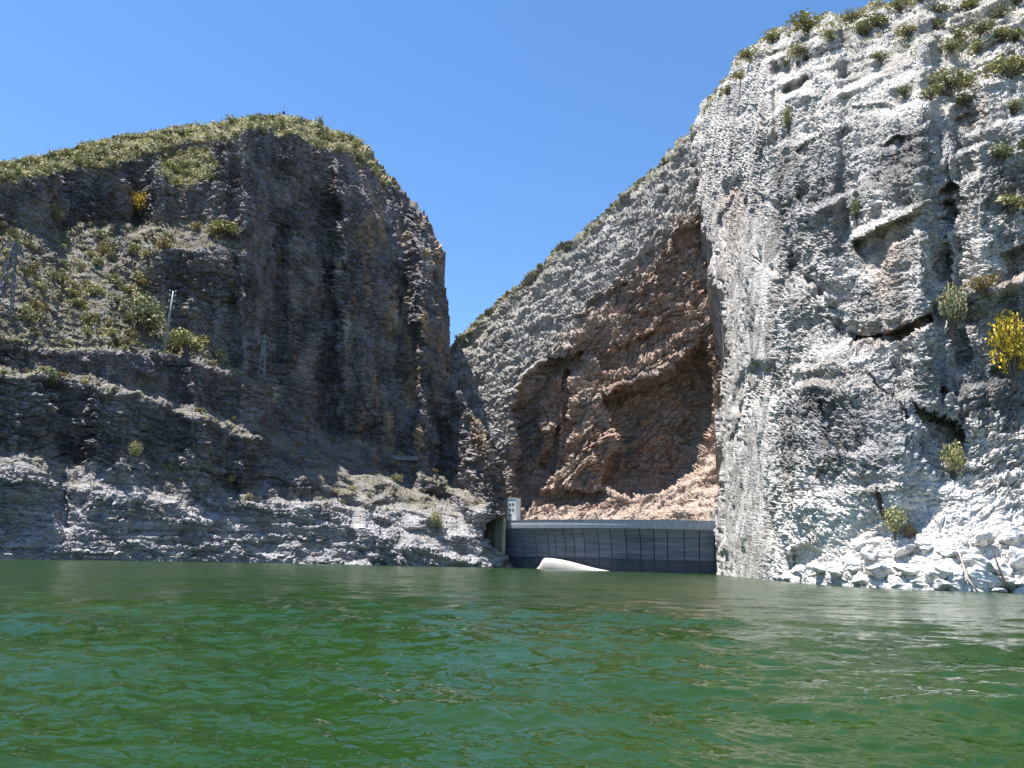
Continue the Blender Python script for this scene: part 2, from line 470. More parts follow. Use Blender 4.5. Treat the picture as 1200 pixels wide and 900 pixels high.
cL = np.zeros(L.X.shape + (4,))
def paint(c, mask, rgb, stain=None):
    m = mask[..., None]
    c[..., :3] = c[..., :3] * (1 - m) + np.array(rgb) * m
    if stain is not None: c[..., 3] = c[..., 3] * (1 - mask) + stain * mask
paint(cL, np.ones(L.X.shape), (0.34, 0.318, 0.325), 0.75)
paint(cL, smooth(0.05, 0.5, pn(L, 22, 70)) * 0.7, (0.46, 0.425, 0.405), 0.5)
paint(cL, smooth(60, 44, L.S) * 0.85, (0.30, 0.28, 0.245), 0.4)                       # loose scree, dry grass
paint(cL, smooth(60, 44, L.S) * smooth(-0.1, 0.35, pn(L, 9, 73)) * 0.6, (0.22, 0.20, 0.11), 0.2)
paint(cL, smooth(58, 46, L.S) * smooth(235, 205, L.Y) * 0.8, (0.33, 0.305, 0.16), 0.15)
paint(cL, smooth(34, 20, zL + 6 * pn(L, 14, 75)), (0.50, 0.49, 0.50), 0.4)                     # bleached drawdown zone
paint(cL, L.poly([(40, 408), (200, 414), (300, 452), (385, 512), (360, 510), (280, 482), (160, 446), (90, 430), (45, 424)], 2) * 0.8, (0.36, 0.315, 0.34), 0.4)
tan = smooth(0.12, 0.5, fbm(L.P.reshape(-1, 3) * np.array([1, 1, 0.2]), 11, 3, 77).reshape(L.X.shape))
paint(cL, tan * smooth(380, 450, L.X) * smooth(560, 500, L.Y) * 0.9, (0.58, 0.45, 0.30), 0.2)
for pts in ([(456, 352), (463, 356), (471, 376), (470, 390), (462, 384), (455, 368)], [(398, 362), (410, 354), (412, 380), (404, 405), (399, 390)],
            [(385, 300), (397, 305), (399, 322), (390, 312)], [(318, 460), (332, 446), (330, 468), (322, 472)]):
    paint(cL, L.poly(pts, 1.2, 0.2) * 0.9, (0.75, 0.68, 0.56), 0.05)
paint(cL, L.poly([(545, 490), (560, 500), (566, 530), (556, 535), (548, 515)], 3) * 0.6, (0.38, 0.22, 0.16), 0.3)
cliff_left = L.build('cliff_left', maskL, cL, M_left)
tag(cliff_left, 'dark shaded limestone mountain with lit benches left of the dam', None, None, 'structure')

# ================================================================== FAR WALL
yw_far = ctrl([(400, 664), (1000, 664)])
r0_far = ctrl([(480, 500), (560, 480), (610, 462), (700, 452), (780, 440), (840, 425), (900, 405), (950, 395)])
B = Relief(505, 905, 60, 690, 1.2)
B.S[:] = 76
T = B.slope
T(B.poly([(480, 30), (920, 30), (920, 200), (850, 215), (800, 262), (740, 315), (690, 370), (640, 420), (600, 470), (480, 500)], 8), 59)
T(B.poly([(480, 360), (532, 380), (600, 330), (700, 235), (790, 145), (850, 60), (880, 80), (835, 150), (760, 225), (660, 320), (590, 385), (535, 425)], 4), 50)
T(B.poly([(600, 640), (606, 606), (660, 596), (720, 590), (765, 583), (800, 560), (830, 520), (900, 500), (900, 640)], 3), 42)
T(B.stroke([(606, 480), (640, 436), (690, 395), (740, 345), (790, 300), (840, 262)], 6), 104)
B.D += 0
rec = lambda pts, d, bl=1.5, wob=0.6: np.multiply(B.poly(pts, bl, wob), d)
B.D += rec([(706, 470), (740, 455), (776, 442), (800, 424), (822, 402), (834, 442), (828, 493), (806, 548), (792, 572), (743, 577), (706, 562), (716, 530), (722, 497)], 30, 2.0)
B.D += rec([(619, 434), (650, 420), (680, 412), (676, 440), (662, 452), (652, 520), (640, 560), (618, 600), (606, 560), (606, 480)], 12, 1.5)
B.D -= rec([(626, 478), (660, 432), (666, 455), (654, 500), (640, 540), (628, 545), (634, 510)], 10, 2.0)
B.D += 8 * B.stroke([(663, 440), (664, 500), (656, 540)], 4, 0.5)
B.D += rec([(690, 352), (735, 332), (733, 368), (700, 374), (688, 368)], 7)
B.D += rec([(745, 300), (766, 288), (764, 316), (748, 320)], 6) + rec([(745, 368), (766, 362), (763, 386), (748, 388)], 6)
B.D += rec([(648, 378), (690, 366), (685, 388), (655, 394)], 6) + rec([(788, 274), (824, 262), (822, 284), (792, 292)], 7)
B.D += rec([(628, 580), (660, 572), (706, 576), (704, 586), (660, 592), (628, 596)], 9)
B.D += rec([(700, 420), (760, 392), (800, 370), (808, 382), (770, 410), (710, 436)], 5)
B.D += rec([(636, 505), (656, 500), (650, 540), (636, 546)], 6)
B.D -= 5 * B.stroke([(812, 420), (820, 452), (816, 470)], 6) + 6 * B.stroke([(785, 460, 5), (800, 478, 6)], 6) + 4 * B.stroke([(690, 470), (680, 530), (655, 570)], 12)
B.slope_noise(smooth(500, 440, B.Y) * (1 - B.poly([(598, 620), (604, 480), (640, 425), (690, 372), (735, 318), (790, 270), (835, 235), (880, 280), (880, 620)], 9)), 0.62, 22, 6, 34, 13, 0)
B.slope_noise(B.poly([(598, 620), (604, 480), (640, 425), (690, 372), (735, 318), (790, 270), (835, 235), (880, 280), (880, 600)], 9), 0.5, 26, 12, 46, 15, 3)
B.S = blur(B.S, 2.0 / B.step, 0.8)
B.integrate(r0_far, yw_far, 2)
det = rock_detail(B.P, B.X.shape, (-0.62, 0.1, 0.78), 1.1, 31, 0.8, 1.0)
det *= (0.6 + 0.4 * smooth(575, 540, B.Y)) * (1 + 0.45 * B.poly([(604, 590), (604, 480), (640, 425), (690, 372), (735, 318), (790, 270), (835, 235), (880, 280), (850, 520), (790, 580), (700, 590)], 9))
B.displace(det)
sil_far = [(500, 440), (520, 412), (535, 394), (560, 372), (600, 336), (640, 302), (680, 270), (720, 234), (760, 200), (790, 172), (815, 142), (835, 112), (862, 78), (900, 60), (910, 60), (910, 760), (500, 760)]
maskB = (B.poly(sil_far, 0.9, 0.12) > 0.5) & (B.Y < 672)
cB = np.zeros(B.X.shape + (4,))
paint(cB, np.ones(B.X.shape), (0.48, 0.46, 0.43), 0.55)
redm = B.poly([(598, 620), (604, 480), (640, 425), (690, 372), (735, 318), (790, 270), (835, 235), (880, 280), (880, 620)], 9, 1.5)
paint(cB, redm * 0.9, (0.52, 0.385, 0.31), 0.25)
paint(cB, redm * smooth(0.0, 0.5, pn(B, 18, 81)) * 0.6, (0.50, 0.31, 0.225), 0.2)
paint(cB, redm * smooth(0.1, 0.45, pn(B, 12, 85)) * 0.5, (0.56, 0.48, 0.41), 0.25)
paint(cB, B.poly([(600, 640), (606, 606), (660, 597), (720, 590), (770, 583), (805, 556), (835, 505), (900, 480), (900, 640)], 4) * 0.85, (0.55, 0.44, 0.37), 0.2)
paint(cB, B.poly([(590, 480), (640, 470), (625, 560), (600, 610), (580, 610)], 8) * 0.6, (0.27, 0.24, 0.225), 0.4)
paint(cB, B.stroke([(735, 505, 6), (745, 560, 8)], 6) * 0.5, (0.33, 0.33, 0.33), 0.3)
paint(cB, B.poly([(500, 400), (535, 388), (600, 332), (700, 240), (790, 155), (830, 110), (835, 125), (790, 180), (700, 262), (600, 355), (540, 410)], 5) * 0.6, (0.24, 0.23, 0.15), 0.4)
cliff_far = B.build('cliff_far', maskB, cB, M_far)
tag(cliff_far, 'far canyon wall of grey rock with a reddish overhung alcove above the dam', None, None, 'structure')

# ================================================================== RIGHT CLIFF
yw_right = ctrl([(780, 668), (838, 673), (870, 676.5), (905, 680), (950, 684), (1000, 687.5), (1100, 692), (1200, 695), (1400, 701)])
r0_right_raw = r_from_water(yw_right)
xx = np.linspace(780, 1420, 300); rr = r0_right_raw(xx)
rr = np.convolve(np.pad(rr, 8, mode='edge'), np.hanning(17) / np.hanning(17).sum(), 'valid')
r0_right = lambda x: np.interp(x, xx, rr)
Rt = Relief(795, 1345, -170, 722, 1.12)
Rt.S[:] = 73
T = Rt.slope
# dome top
T(Rt.poly([(780, -200), (1400, -200), (1400, 150), (1200, 165), (1100, 170), (1000, 150), (930, 130), (880, 130), (830, 190), (780, 240)], 14), 59)
T(Rt.poly([(780, -200), (1400, -200), (1400, 70), (1200, 80), (1100, 75), (1000, 60), (940, 55), (900, 70), (860, 110), (820, 170), (780, 190)], 10), 49)
# shelves on the dome
for pts, w in (([(925, 118), (1000, 92), (1080, 70)], 3), ([(1030, 130), (1110, 108), (1200, 82), (1345, 50)], 4), ([(1010, 180), (1100, 160), (1200, 140), (1345, 120)], 3), ([(905, 180), (960, 150), (1010, 138)], 3),
               ([(940, 250), (1010, 215), (1100, 190), (1150, 170)], 3), ([(990, 282), (1050, 250), (1100, 226), (1140, 200)], 4)):
    T(Rt.stroke(pts, w), 42)
# lower slab
T(Rt.poly([(915, 690), (925, 670), (960, 650), (1010, 628), (1060, 620), (1100, 578), (1200, 556), (1400, 540), (1400, 740), (915, 740)], 3), 50)
T(Rt.stroke([(1100, 574), (1160, 562), (1240, 550), (1345, 540)], 5), 40)
T(Rt.stroke([(1000, 632), (1060, 622), (1100, 600)], 5), 40)
for y in (486, 505, 528):
    T(Rt.stroke([(1120, y + 14, 3), (1200, y, 3), (1345, y - 18, 3)], 3), 36)
    T(Rt.stroke([(1120, y + 22, 3), (1200, y + 9, 3), (1345, y - 9, 3)], 3), 98)
# buttress shelves
for pts, w in (([(908, 468), (930, 456), (960, 449), (1000, 446)], 6), ([(940, 428), (980, 408), (1030, 400)], 7), ([(1000, 478), (1040, 468), (1062, 462)], 5),
               ([(1005, 524), (1040, 512), (1066, 506)], 5), ([(925, 540), (970, 528), (1000, 534)], 4), ([(930, 590), (980, 572), (1050, 560)], 5), ([(1090, 462), (1130, 454), (1170, 442)], 5),
               ([(905, 345), (950, 330), (1000, 360)], 4), ([(1090, 366), (1140, 340), (1200, 322), (1345, 300)], 5), ([(870, 300), (920, 330), (960, 350)], 3)):
    T(Rt.stroke(pts, w), 40)
rec = lambda pts, d, bl=1.5, wob=0.5: np.multiply(Rt.poly(pts, bl, wob), d)
Rt.D += rec([(992, 404), (1010, 396), (1050, 388), (1096, 366), (1094, 376), (1062, 396), (1030, 406), (1004, 416)], 9, 1.2)       # cave slot
Rt.D += rec([(1000, 284), (1040, 264), (1080, 244), (1114, 212), (1122, 228), (1118, 262), (1112, 330), (1100, 330), (1090, 268), (1050, 284), (1026, 318), (1008, 308)], 6, 1.2)
Rt.D += rec([(1064, 474), (1090, 480), (1118, 492), (1128, 512), (1118, 540), (1104, 530), (1088, 505)], 8, 1.2)
Rt.D += rec([(868, 440), (884, 424), (902, 424), (904, 440), (884, 466), (872, 494), (862, 480)], 9, 3)
Rt.D += rec([(844, 218), (868, 206), (872, 240), (866, 300), (852, 330), (846, 280)], 8, 2) + rec([(850, 130), (866, 120), (872, 136), (862, 148)], 3)
Rt.D += rec([(922, 668), (930, 640), (952, 640), (962, 648), (940, 662)], 6, 1.2)
Rt.D += rec([(1170, 300), (1200, 288), (1240, 290), (1240, 322), (1176, 324)], 7) + rec([(1120, 395), (1130, 380), (1135, 440), (1122, 436)], 2)
for pts, d_ in (([(859, 212), (870, 210), (871, 234), (863, 263), (852, 310), (848, 297), (843, 263), (852, 243)], 8), ([(850, 192), (866, 186), (870, 212), (852, 214)], 4),
               ([(928, 232), (936, 222), (950, 218), (950, 232), (936, 240)], 4), ([(886, 224), (900, 232), (914, 244), (908, 248), (890, 236)], 3),
               ([(918, 296), (926, 292), (936, 318), (958, 330), (962, 344), (940, 330), (924, 318)], 5), ([(940, 322), (956, 312), (966, 330), (960, 342)], 3),
               ([(880, 436), (888, 424), (898, 430), (890, 444)], 5), ([(952, 556), (964, 544), (970, 556), (960, 566)], 4), ([(904, 494), (910, 484), (920, 484), (912, 500)], 4),
               ([(1158, 436), (1176, 424), (1204, 420), (1230, 424), (1230, 446), (1170, 446)], 5), ([(1094, 462), (1104, 452), (1114, 462), (1104, 472)], 4),
               ([(864, 134), (878, 122), (890, 128), (884, 142), (868, 146)], 4), ([(934, 176), (946, 156), (960, 148), (954, 166), (940, 184)], 4), ([(1038, 172), (1052, 158), (1066, 160), (1058, 178)], 4),
               ([(980, 158), (998, 148), (1002, 156), (986, 164)], 3), ([(930, 72), (960, 62), (1000, 55), (1002, 61), (962, 70), (934, 78)], 4), ([(1180, 60), (1200, 52), (1240, 46), (1240, 62), (1190, 68)], 4),
               ([(1000, 126), (1040, 122), (1052, 128), (1010, 134)], 2.5), ([(1120, 140), (1150, 128), (1162, 134), (1130, 148)], 3)):
    Rt.D += rec(pts, d_, 1.0, 0.4)
for pts, w, d_ in (([(905, 430), (882, 458), (866, 498), (858, 518)], 3, 5), ([(1018, 438), (1040, 460), (1064, 488)], 1.3, 1.2), ([(968, 350), (978, 380), (990, 398)], 1.5, 0.8),
                   ([(1124, 500), (1128, 540)], 2, 3), ([(1052, 390), (1060, 420), (1070, 450)], 1.5, 0.8), ([(962, 470), (966, 510)], 1.5, 2), ([(1026, 570), (1036, 608)], 1.5, 1),
                   ([(846, 180), (842, 240), (838, 300), (850, 350)], 2, 4), ([(880, 170), (872, 220), (878, 280)], 2, 3), ([(1112, 232), (1117, 280), (1114, 340)], 2, 3)):
    Rt.D += d_ * Rt.stroke(pts, w, 0.3)
Rt.D -= 10 * smooth(690, 530, Rt.Y) * Rt.poly([(915, 720), (912, 560), (910, 480), (940, 415), (1000, 402), (1030, 430), (1062, 480), (1075, 520), (1062, 600), (1040, 720)], 10) 
Rt.D -= 5 * Rt.stroke([(960, 250), (930, 330), (925, 380)], 26) + 4 * Rt.stroke([(1150, 220), (1145, 300), (1150, 350)], 16)
Rt.D += 1.5 * Rt.stroke([(1018, 440, 2), (1040, 462, 3), (1062, 488, 3)], 3, 0.2) + 2 * Rt.stroke([(930, 395), (970, 372), (1000, 395)], 7)
Rt.D += 4 * Rt.stroke([(905, 430), (902, 520), (906, 600), (915, 660)], 5) + 3 * Rt.stroke([(1110, 190), (1114, 260), (1116, 340)], 3)
Rt.D += 1.5 * Rt.stroke([(1028, 580), (1036, 605)], 2, 0.3) + 3 * Rt.stroke([(862, 350), (870, 420), (866, 520)], 4)
low = smooth(560, 600, Rt.Y) * smooth(910, 940, Rt.X)
Rt.slope_noise(smooth(330, 230, Rt.Y), 0.40, 95, 6, 20, 33, 0)
Rt.slope_noise(smooth(330, 230, Rt.Y), 0.5, 26, 14, 16, 43, 0)
Rt.slope_noise(smooth(230, 330, Rt.Y) * (1 - low) * smooth(880, 930, Rt.X), 0.14, 60, 12, 38, 35, 0)
Rt.slope_noise(smooth(930, 880, Rt.X) * smooth(230, 330, Rt.Y), 1.35, 30, 9, 26, 37, 0)
Rt.slope_noise(low, 0.25, 26, 10, 30, 39, 0)
exR = np.interp(Rt.ys, [150, 180, 220, 280, 335, 390, 440, 520, 600, 668, 720], [811, 812, 819, 826, 838, 846, 846, 842, 837, 838, 839])[:, None]
Rt.D += 13 * np.exp(-np.clip(Rt.X + Rt.wx * 1.2 - exR, 0, 300) / 5.0) * smooth(140, 200, Rt.Y)
Rt.S = blur(Rt.S, 2.0 / Rt.step, 0.8)
Rt.integrate(r0_right, yw_right, 2)
zR = Rt.P[..., 2]
det = rock_detail(Rt.P, Rt.X.shape, (-0.38, -0.25, 0.88), 0.58, 57, 0.75, 0.6, 0.9)
vs_ = np.abs(perlin(Rt.P.reshape(-1, 3) * np.array([1, 1, 0.18]), 4.5, 63)).reshape(Rt.X.shape)
wl = smooth(925, 890, Rt.X) * smooth(180, 300, Rt.Y)
lump = np.abs(perlin(Rt.P.reshape(-1, 3) * np.array([1, 1, 0.5]), 9.0, 64)).reshape(Rt.X.shape)
det = det * (1 - 0.84 * wl) + wl * (vs_ * 4.0 + lump * 3.0 - 1.6)
det *= (1 - 0.45 * smooth(24, 8, zR) * smooth(900, 960, Rt.X)) * (0.5 + 0.55 * smooth(-0.3, 0.35, pn(Rt, 18, 46))) * (1 - 0.4 * smooth(190, 110, Rt.Y))
Rt.displace(det)
sil_right = [(839, 760), (838, 668), (837, 600), (843, 540), (840, 505), (850, 470), (843, 435), (853, 400), (842, 370), (846, 345), (832, 322), (836, 296), (822, 268), (826, 240), (815, 212), (812, 180), (811, 160), (818, 142), (834, 108), (860, 74), (885, 50), (910, 34), (950, 23), (1000, 12), (1040, 0), (1100, -26), (1200, -60), (1400, -110), (1400, 760)]
maskR = Rt.poly(sil_right, 0.9, 1.0) > 0.5
cR = np.zeros(Rt.X.shape + (4,))
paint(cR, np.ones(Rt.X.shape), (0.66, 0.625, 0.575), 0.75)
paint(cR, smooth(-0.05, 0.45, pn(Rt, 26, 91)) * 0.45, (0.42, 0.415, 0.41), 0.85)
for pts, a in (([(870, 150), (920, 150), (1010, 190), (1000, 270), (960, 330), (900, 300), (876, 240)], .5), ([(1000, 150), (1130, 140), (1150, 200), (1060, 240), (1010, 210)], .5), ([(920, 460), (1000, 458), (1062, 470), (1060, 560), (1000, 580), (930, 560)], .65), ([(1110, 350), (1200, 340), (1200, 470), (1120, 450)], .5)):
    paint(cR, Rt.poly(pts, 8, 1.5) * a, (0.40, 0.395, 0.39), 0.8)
paint(cR, smooth(0.05, 0.5, pn(Rt, 15, 93)) * 0.5, (0.62, 0.60, 0.57), 0.5)
paint(cR, smooth(30, 14, zR + 6 * pn(Rt, 12, 95)) * 0.9, (0.74, 0.715, 0.675), 0.15)
paint(cR, Rt.poly([(812, 150), (850, 200), (880, 220), (866, 330), (850, 420), (838, 420), (820, 260)], 7) * 0.35, (0.45, 0.36, 0.30), 0.5)
for pts, a in (([(846, 216), (872, 210), (868, 320), (852, 350), (844, 300)], 0.7), ([(1018, 290), (1050, 272), (1062, 300), (1048, 345), (1024, 350)], 0.6),
               ([(840, 350), (864, 360), (860, 470), (842, 540)], 0.5), ([(1000, 404), (1094, 368), (1094, 384), (1010, 414)], 0.6), ([(1160, 330), (1200, 318), (1200, 340), (1170, 344)], 0.6)):
    paint(cR, Rt.poly(pts, 4) * a, (0.46, 0.33, 0.26), 0.3)
paint(cR, Rt.poly([(850, 120), (1000, 40), (1100, 0), (1400, -80), (1400, 90), (1200, 60), (1050, 60), (950, 60), (860, 140)], 14) * 0.3 * smooth(-0.1, 0.3, pn(Rt, 7, 97)), (0.30, 0.27, 0.16), 0.4)
paint(cR, smooth(0, 1, Rt.poly([(880, 90), (960, 60), (1200, 60), (1400, 40), (1400, 130), (1200, 150), (1060, 140), (960, 150), (890, 170)], 12, 1.5)) * 0.6, (0.68, 0.65, 0.605), 0.35)
paint(cR, wl * 0.75, (0.56, 0.535, 0.50), 0.75)
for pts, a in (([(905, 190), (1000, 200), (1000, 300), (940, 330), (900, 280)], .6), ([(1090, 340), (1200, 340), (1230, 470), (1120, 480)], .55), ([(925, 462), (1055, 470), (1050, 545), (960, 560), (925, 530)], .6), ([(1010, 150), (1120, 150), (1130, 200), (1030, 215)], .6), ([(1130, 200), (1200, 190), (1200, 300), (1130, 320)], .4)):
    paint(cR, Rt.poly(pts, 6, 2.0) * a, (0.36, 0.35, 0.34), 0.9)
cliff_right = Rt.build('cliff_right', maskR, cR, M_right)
tag(cliff_right, 'sunlit pale limestone cliff towering right of the dam', None, None, 'structure')

# ================================================================== WATER
def build_water():
    ncol = 760
    az = np.concatenate([np.linspace(-180, -46, 60, endpoint=False), np.linspace(-46, 46, ncol), np.linspace(46, 180, 61)[1:]])
    az = np.radians(az)
    pyy = np.concatenate([np.linspace(900, 290, 24, endpoint=False), np.linspace(290, 9, 520, endpoint=False), np.geomspace(9, 4.2, 20)])
    r = np.concatenate([[0.0], CAM_H * F / pyy]); nr = len(r) - 1
    A, Rr = np.meshgrid(az, r)
    X = Rr * np.sin(A); Y = Rr * np.cos(A)
    Z = np.zeros_like(X)
    sp = np.maximum(np.gradient(r)[:, None] * np.ones_like(Rr), Rr * math.radians(92 / ncol)) + 1e-6
    g = np.random.default_rng(12)
    wind = math.radians(250)
    gust = 0.75 + 0.45 * fbm(np.stack([X.ravel(), Y.ravel() * 0.5, np.zeros(X.size)], -1), 26, 3, 15).reshape(X.shape)
    for k in range(110):
        lam = 0.11 * (3.2 / 0.11) ** (g.random() ** 1.0)
        th = wind + g.normal() * 0.55
        amp = 0.0058 * lam ** 0.9 * (0.6 + 0.8 * g.random())
        kx, ky = math.cos(th) * 2 * math.pi / lam, math.sin(th) * 2 * math.pi / lam
        fade = smooth(2.2, 5.0, lam / sp)
        ph = kx * X + ky * Y + g.random() * 6.28 + 0.9 * np.sin(0.31 * kx * Y - 0.27 * ky * X + k)
        Z += amp * fade * (np.exp(np.sin(ph) - 1) * 2.0 - 0.9)
    for k in range(28):                        # longer, lower waves that still read far out
        lam = 4.0 * (18 / 4.0) ** g.random(); th = wind + g.normal() * 0.35
        kx, ky = math.cos(th) * 2 * math.pi / lam, math.sin(th) * 2 * math.pi / lam
        Z += 0.019 * lam / 6.28 * smooth(1.6, 3.2, lam / sp) * np.sin(kx * X + ky * Y + g.random() * 6.28 + 0.8 * np.sin(0.2 * kx * Y - 0.23 * ky * X + k))
    Z *= gust
    Z[0] = 0
    V = np.stack([X, Y, Z], -1).reshape(-1, 3)
    W = len(az)
    j, i = np.meshgrid(np.arange(nr), np.arange(W - 1), indexing='ij')
    a = (j * W + i).ravel()
    Q = np.stack([a, a + 1, a + W + 1, a + W], -1)
    w = NT('lake_water')
    c = w.coords(); cs = w.coords((1.0, 2.4, 1.0), (0, 0, 0.25))
    depth = w.noise(c, 0.05, 3, 0.5)
    base = w.mix('MIX', w.ramp(depth, [(0.35, 0.0), (0.65, 1.0)]), (0.011, 0.036, 0.007), (0.018, 0.043, 0.007))
    w.l(base, w.b.inputs['Base Color'])
    sx = w.n('ShaderNodeVectorMath', _operation='LENGTH'); w.l(c, sx.inputs[0])
    mr = w.n('ShaderNodeMapRange', _interpolation_type='SMOOTHSTEP'); w.l(sx.outputs['Value'], mr.inputs['Value'])
    for k_, v_ in (('From Min', 14.0), ('From Max', 110.0), ('To Min', 0.05), ('To Max', 0.17)): mr.inputs[k_].default_value = v_
    w.l(mr.outputs[0], w.b.inputs['Roughness'])
    w.b.inputs['IOR'].default_value = 1.333
    # ripples too small for the mesh tilt the normal directly
    geo = w.n('ShaderNodeNewGeometry'); acc = geo.outputs['Normal']
    gust_f = w.ramp(w.noise(w.coords((1, 0.45, 1), (0, 0, 0.3)), 0.045, 4, 0.6), [(0.35, 0.55), (0.65, 1.25)])
    for sc_, k in ((0.13, 0.6), (0.4, 0.5), (0.9, 0.8), (3.2, 0.75), (9.0, 0.35)):
        nd = w.n('ShaderNodeTexNoise', Scale=sc_, Detail=3.0, Roughness=0.55, Distortion=0.6); w.l(cs, nd.inputs['Vector'])
        sub = w.n('ShaderNodeVectorMath', _operation='SUBTRACT'); w.l(nd.outputs['Color'], sub.inputs[0]); sub.inputs[1].default_value = (0.5, 0.5, 0.5)
        mul = w.n('ShaderNodeVectorMath', _operation='MULTIPLY'); w.l(sub.outputs[0], mul.inputs[0]); mul.inputs[1].default_value = (k * 0.7, k, 0)
        mg = w.n('ShaderNodeVectorMath', _operation='MULTIPLY'); w.l(mul.outputs[0], mg.inputs[0]); w.l(gust_f, mg.inputs[1])
        ad = w.n('ShaderNodeVectorMath', _operation='ADD'); w.l(acc, ad.inputs[0]); w.l(mg.outputs[0], ad.inputs[1]); acc = ad.outputs[0]
    nm = w.n('ShaderNodeVectorMath', _operation='NORMALIZE'); w.l(acc, nm.inputs[0]); w.l(nm.outputs[0], w.b.inputs['Normal'])
    o = mesh_np('lake_water', V, Q, w.m)
    tag(o, 'rippled green reservoir water filling the gorge', None, None, 'structure')
    # lake bed far below, closes the ground under the water
    b = mesh_np('ground', np.array([(-3000, -3000, -45), (3000, -3000, -45), (3000, 3000, -45), (-3000, 3000, -45)]), np.array([[0, 1, 2, 3]]), plain('lake_bed', (0.12, 0.10, 0.07)))
    tag(b, 'muddy bed of the reservoir', None, None, 'structure')
build_water()

# ================================================================== small mesh kit
class MB:
    def __init__(s): s.v = []; s.f = []
    def add(s, vs, fs):
        o = len(s.v); s.v += [tuple(map(float, v)) for v in vs]; s.f += [tuple(o + i for i in f) for f in fs]; return s
    def box(s, c, d, rz=0.0):
        cx, cy, cz = c; hx, hy, hz = d[0] / 2, d[1] / 2, d[2] / 2
        ca, sa = math.cos(rz), math.sin(rz)
        vs = [(cx + x * ca - y * sa, cy + x * sa + y * ca, cz + z) for z in (-hz, hz) for x, y in ((-hx, -hy), (hx, -hy), (hx, hy), (-hx, hy))]
        return s.add(vs, [(3, 2, 1, 0), (4, 5, 6, 7), (0, 1, 5, 4), (1, 2, 6, 5), (2, 3, 7, 6), (3, 0, 4, 7)])
    def tube(s, pts, rad, n=6):
        rings = []
        P = [Vector(p) for p in pts]
        for i, p in enumerate(P):
            t = (P[min(i + 1, len(P) - 1)] - P[max(i - 1, 0)]).normalized()
            a = t.orthogonal().normalized(); b = t.cross(a)
            r = rad[i] if isinstance(rad, (list, tuple)) else rad
            rings.append([p + (a * math.cos(2 * math.pi * k / n) + b * math.sin(2 * math.pi * k / n)) * r for k in range(n)])
        vs = [v for rg in rings for v in rg]; fs = []
        for i in range(len(P) - 1):
            for k in range(n):
                fs.append((i * n + k, i * n + (k + 1) % n, (i + 1) * n + (k + 1) % n, (i + 1) * n + k))
        fs.append(tuple(range(n - 1, -1, -1))); fs.append(tuple((len(P) - 1) * n + k for k in range(n)))
        return s.add(vs, fs)
    def build(s, name, mat, parent=None, smooth_=False):
        me = bpy.data.meshes.new(name); me.from_pydata(s.v, [], s.f); me.update()
        if smooth_: me.polygons.foreach_set('use_smooth', [True] * len(me.polygons))
        me.materials.append(mat)
        o = bpy.data.objects.new(name, me); COL.objects.link(o)
        if parent: o.parent = parent
        return o

def project(P):
    w = (np.asarray(P, float) - np.array([0, 0, CAM_H])) @ RN
    return 600 + F * w[..., 0] / -w[..., 2], 450 - F * w[..., 1] / -w[..., 2]

# ================================================================== DAM
M_conc = plain('weathered_concrete', (0.185, 0.20, 0.245), 0.85, 0.42, 0.8, 0.1, 0.08, 0.2, 1.2, 0.06)
M_damp = plain('damp_concrete', (0.085, 0.088, 0.11), 0.6, 0.25, 0.3, 0.1, 0.05, 0.3)
M_pale = plain('pale_concrete', (0.52, 0.50, 0.45), 0.85, 0.15, 0.5, 0.1, 0.0, 0.2)
M_joint = plain('dark_joint', (0.05, 0.05, 0.06), 0.9, 0.2, 1.0)
M_coping = plain('crest_concrete', (0.40, 0.41, 0.44), 0.85, 0.2, 0.4, 0.08, 0.0, 0.2, 0.4)
ZC = 23.6
def crest_pt(x, y):
    hx, hy, t = ray(x, y); r = (ZC - CAM_H) / t
    return np.array([hx * r, hy * r])
p1, p2, p3 = crest_pt(593, 610.6), crest_pt(718, 609.5), crest_pt(838, 611.2)
Amat = 2 * np.array([p2 - p1, p3 - p1]); bvec = np.array([p2 @ p2 - p1 @ p1, p3 @ p3 - p1 @ p1])
CEN = np.linalg.solve(Amat, bvec); RAD = np.linalg.norm(p1 - CEN)
th_l = math.atan2(*(p1 - CEN)[::-1]); th_r = math.atan2(*(p3 - CEN)[::-1])
print('dam centre', CEN, 'radius', RAD, 'len', RAD * abs(th_r - th_l))
ths = np.linspace(th_l - 0.12, th_r + 0.12, 800)
pxs, _ = project(np.stack([CEN[0] + RAD * np.cos(ths), CEN[1] + RAD * np.sin(ths), np.full(800, 12.0)], -1))
def theta(x): return float(np.interp(x, pxs, ths))
def dpt(th, out, z): return (CEN[0] + (RAD + out) * math.cos(th), CEN[1] + (RAD + out) * math.sin(th), z)
def loft(th0, th1, prof, n, closed=True):
    """sweep a closed (out, z) profile round the arch"""
    m = MB(); k = len(prof)
    for i in range(n + 1):
        th = th0 + (th1 - th0) * i / n
        m.v += [dpt(th, o, z) for o, z in prof]
    for i in range(n):
        for j in range(k):
            a, b = i * k + j, i * k + (j + 1) % k
            m.f.append((a, a + k, b + k, b))
    m.f.append(tuple(range(k))); m.f.append(tuple(n * k + j for j in range(k - 1, -1, -1)))
    return m
dam = empty('arch_dam', (float(p2[0]), float(p2[1]), 0))
tag(dam, 'curved concrete arch dam with jointed face closing the gorge', 'dam')
INV = Matrix.Translation((-float(p2[0]), -float(p2[1]), 0))
def dpart(m, name, mat, sm=False):
    o = m.build(name, mat, dam, sm); o.data.transform(INV); return o
T0, T1 = theta(566), theta(852)
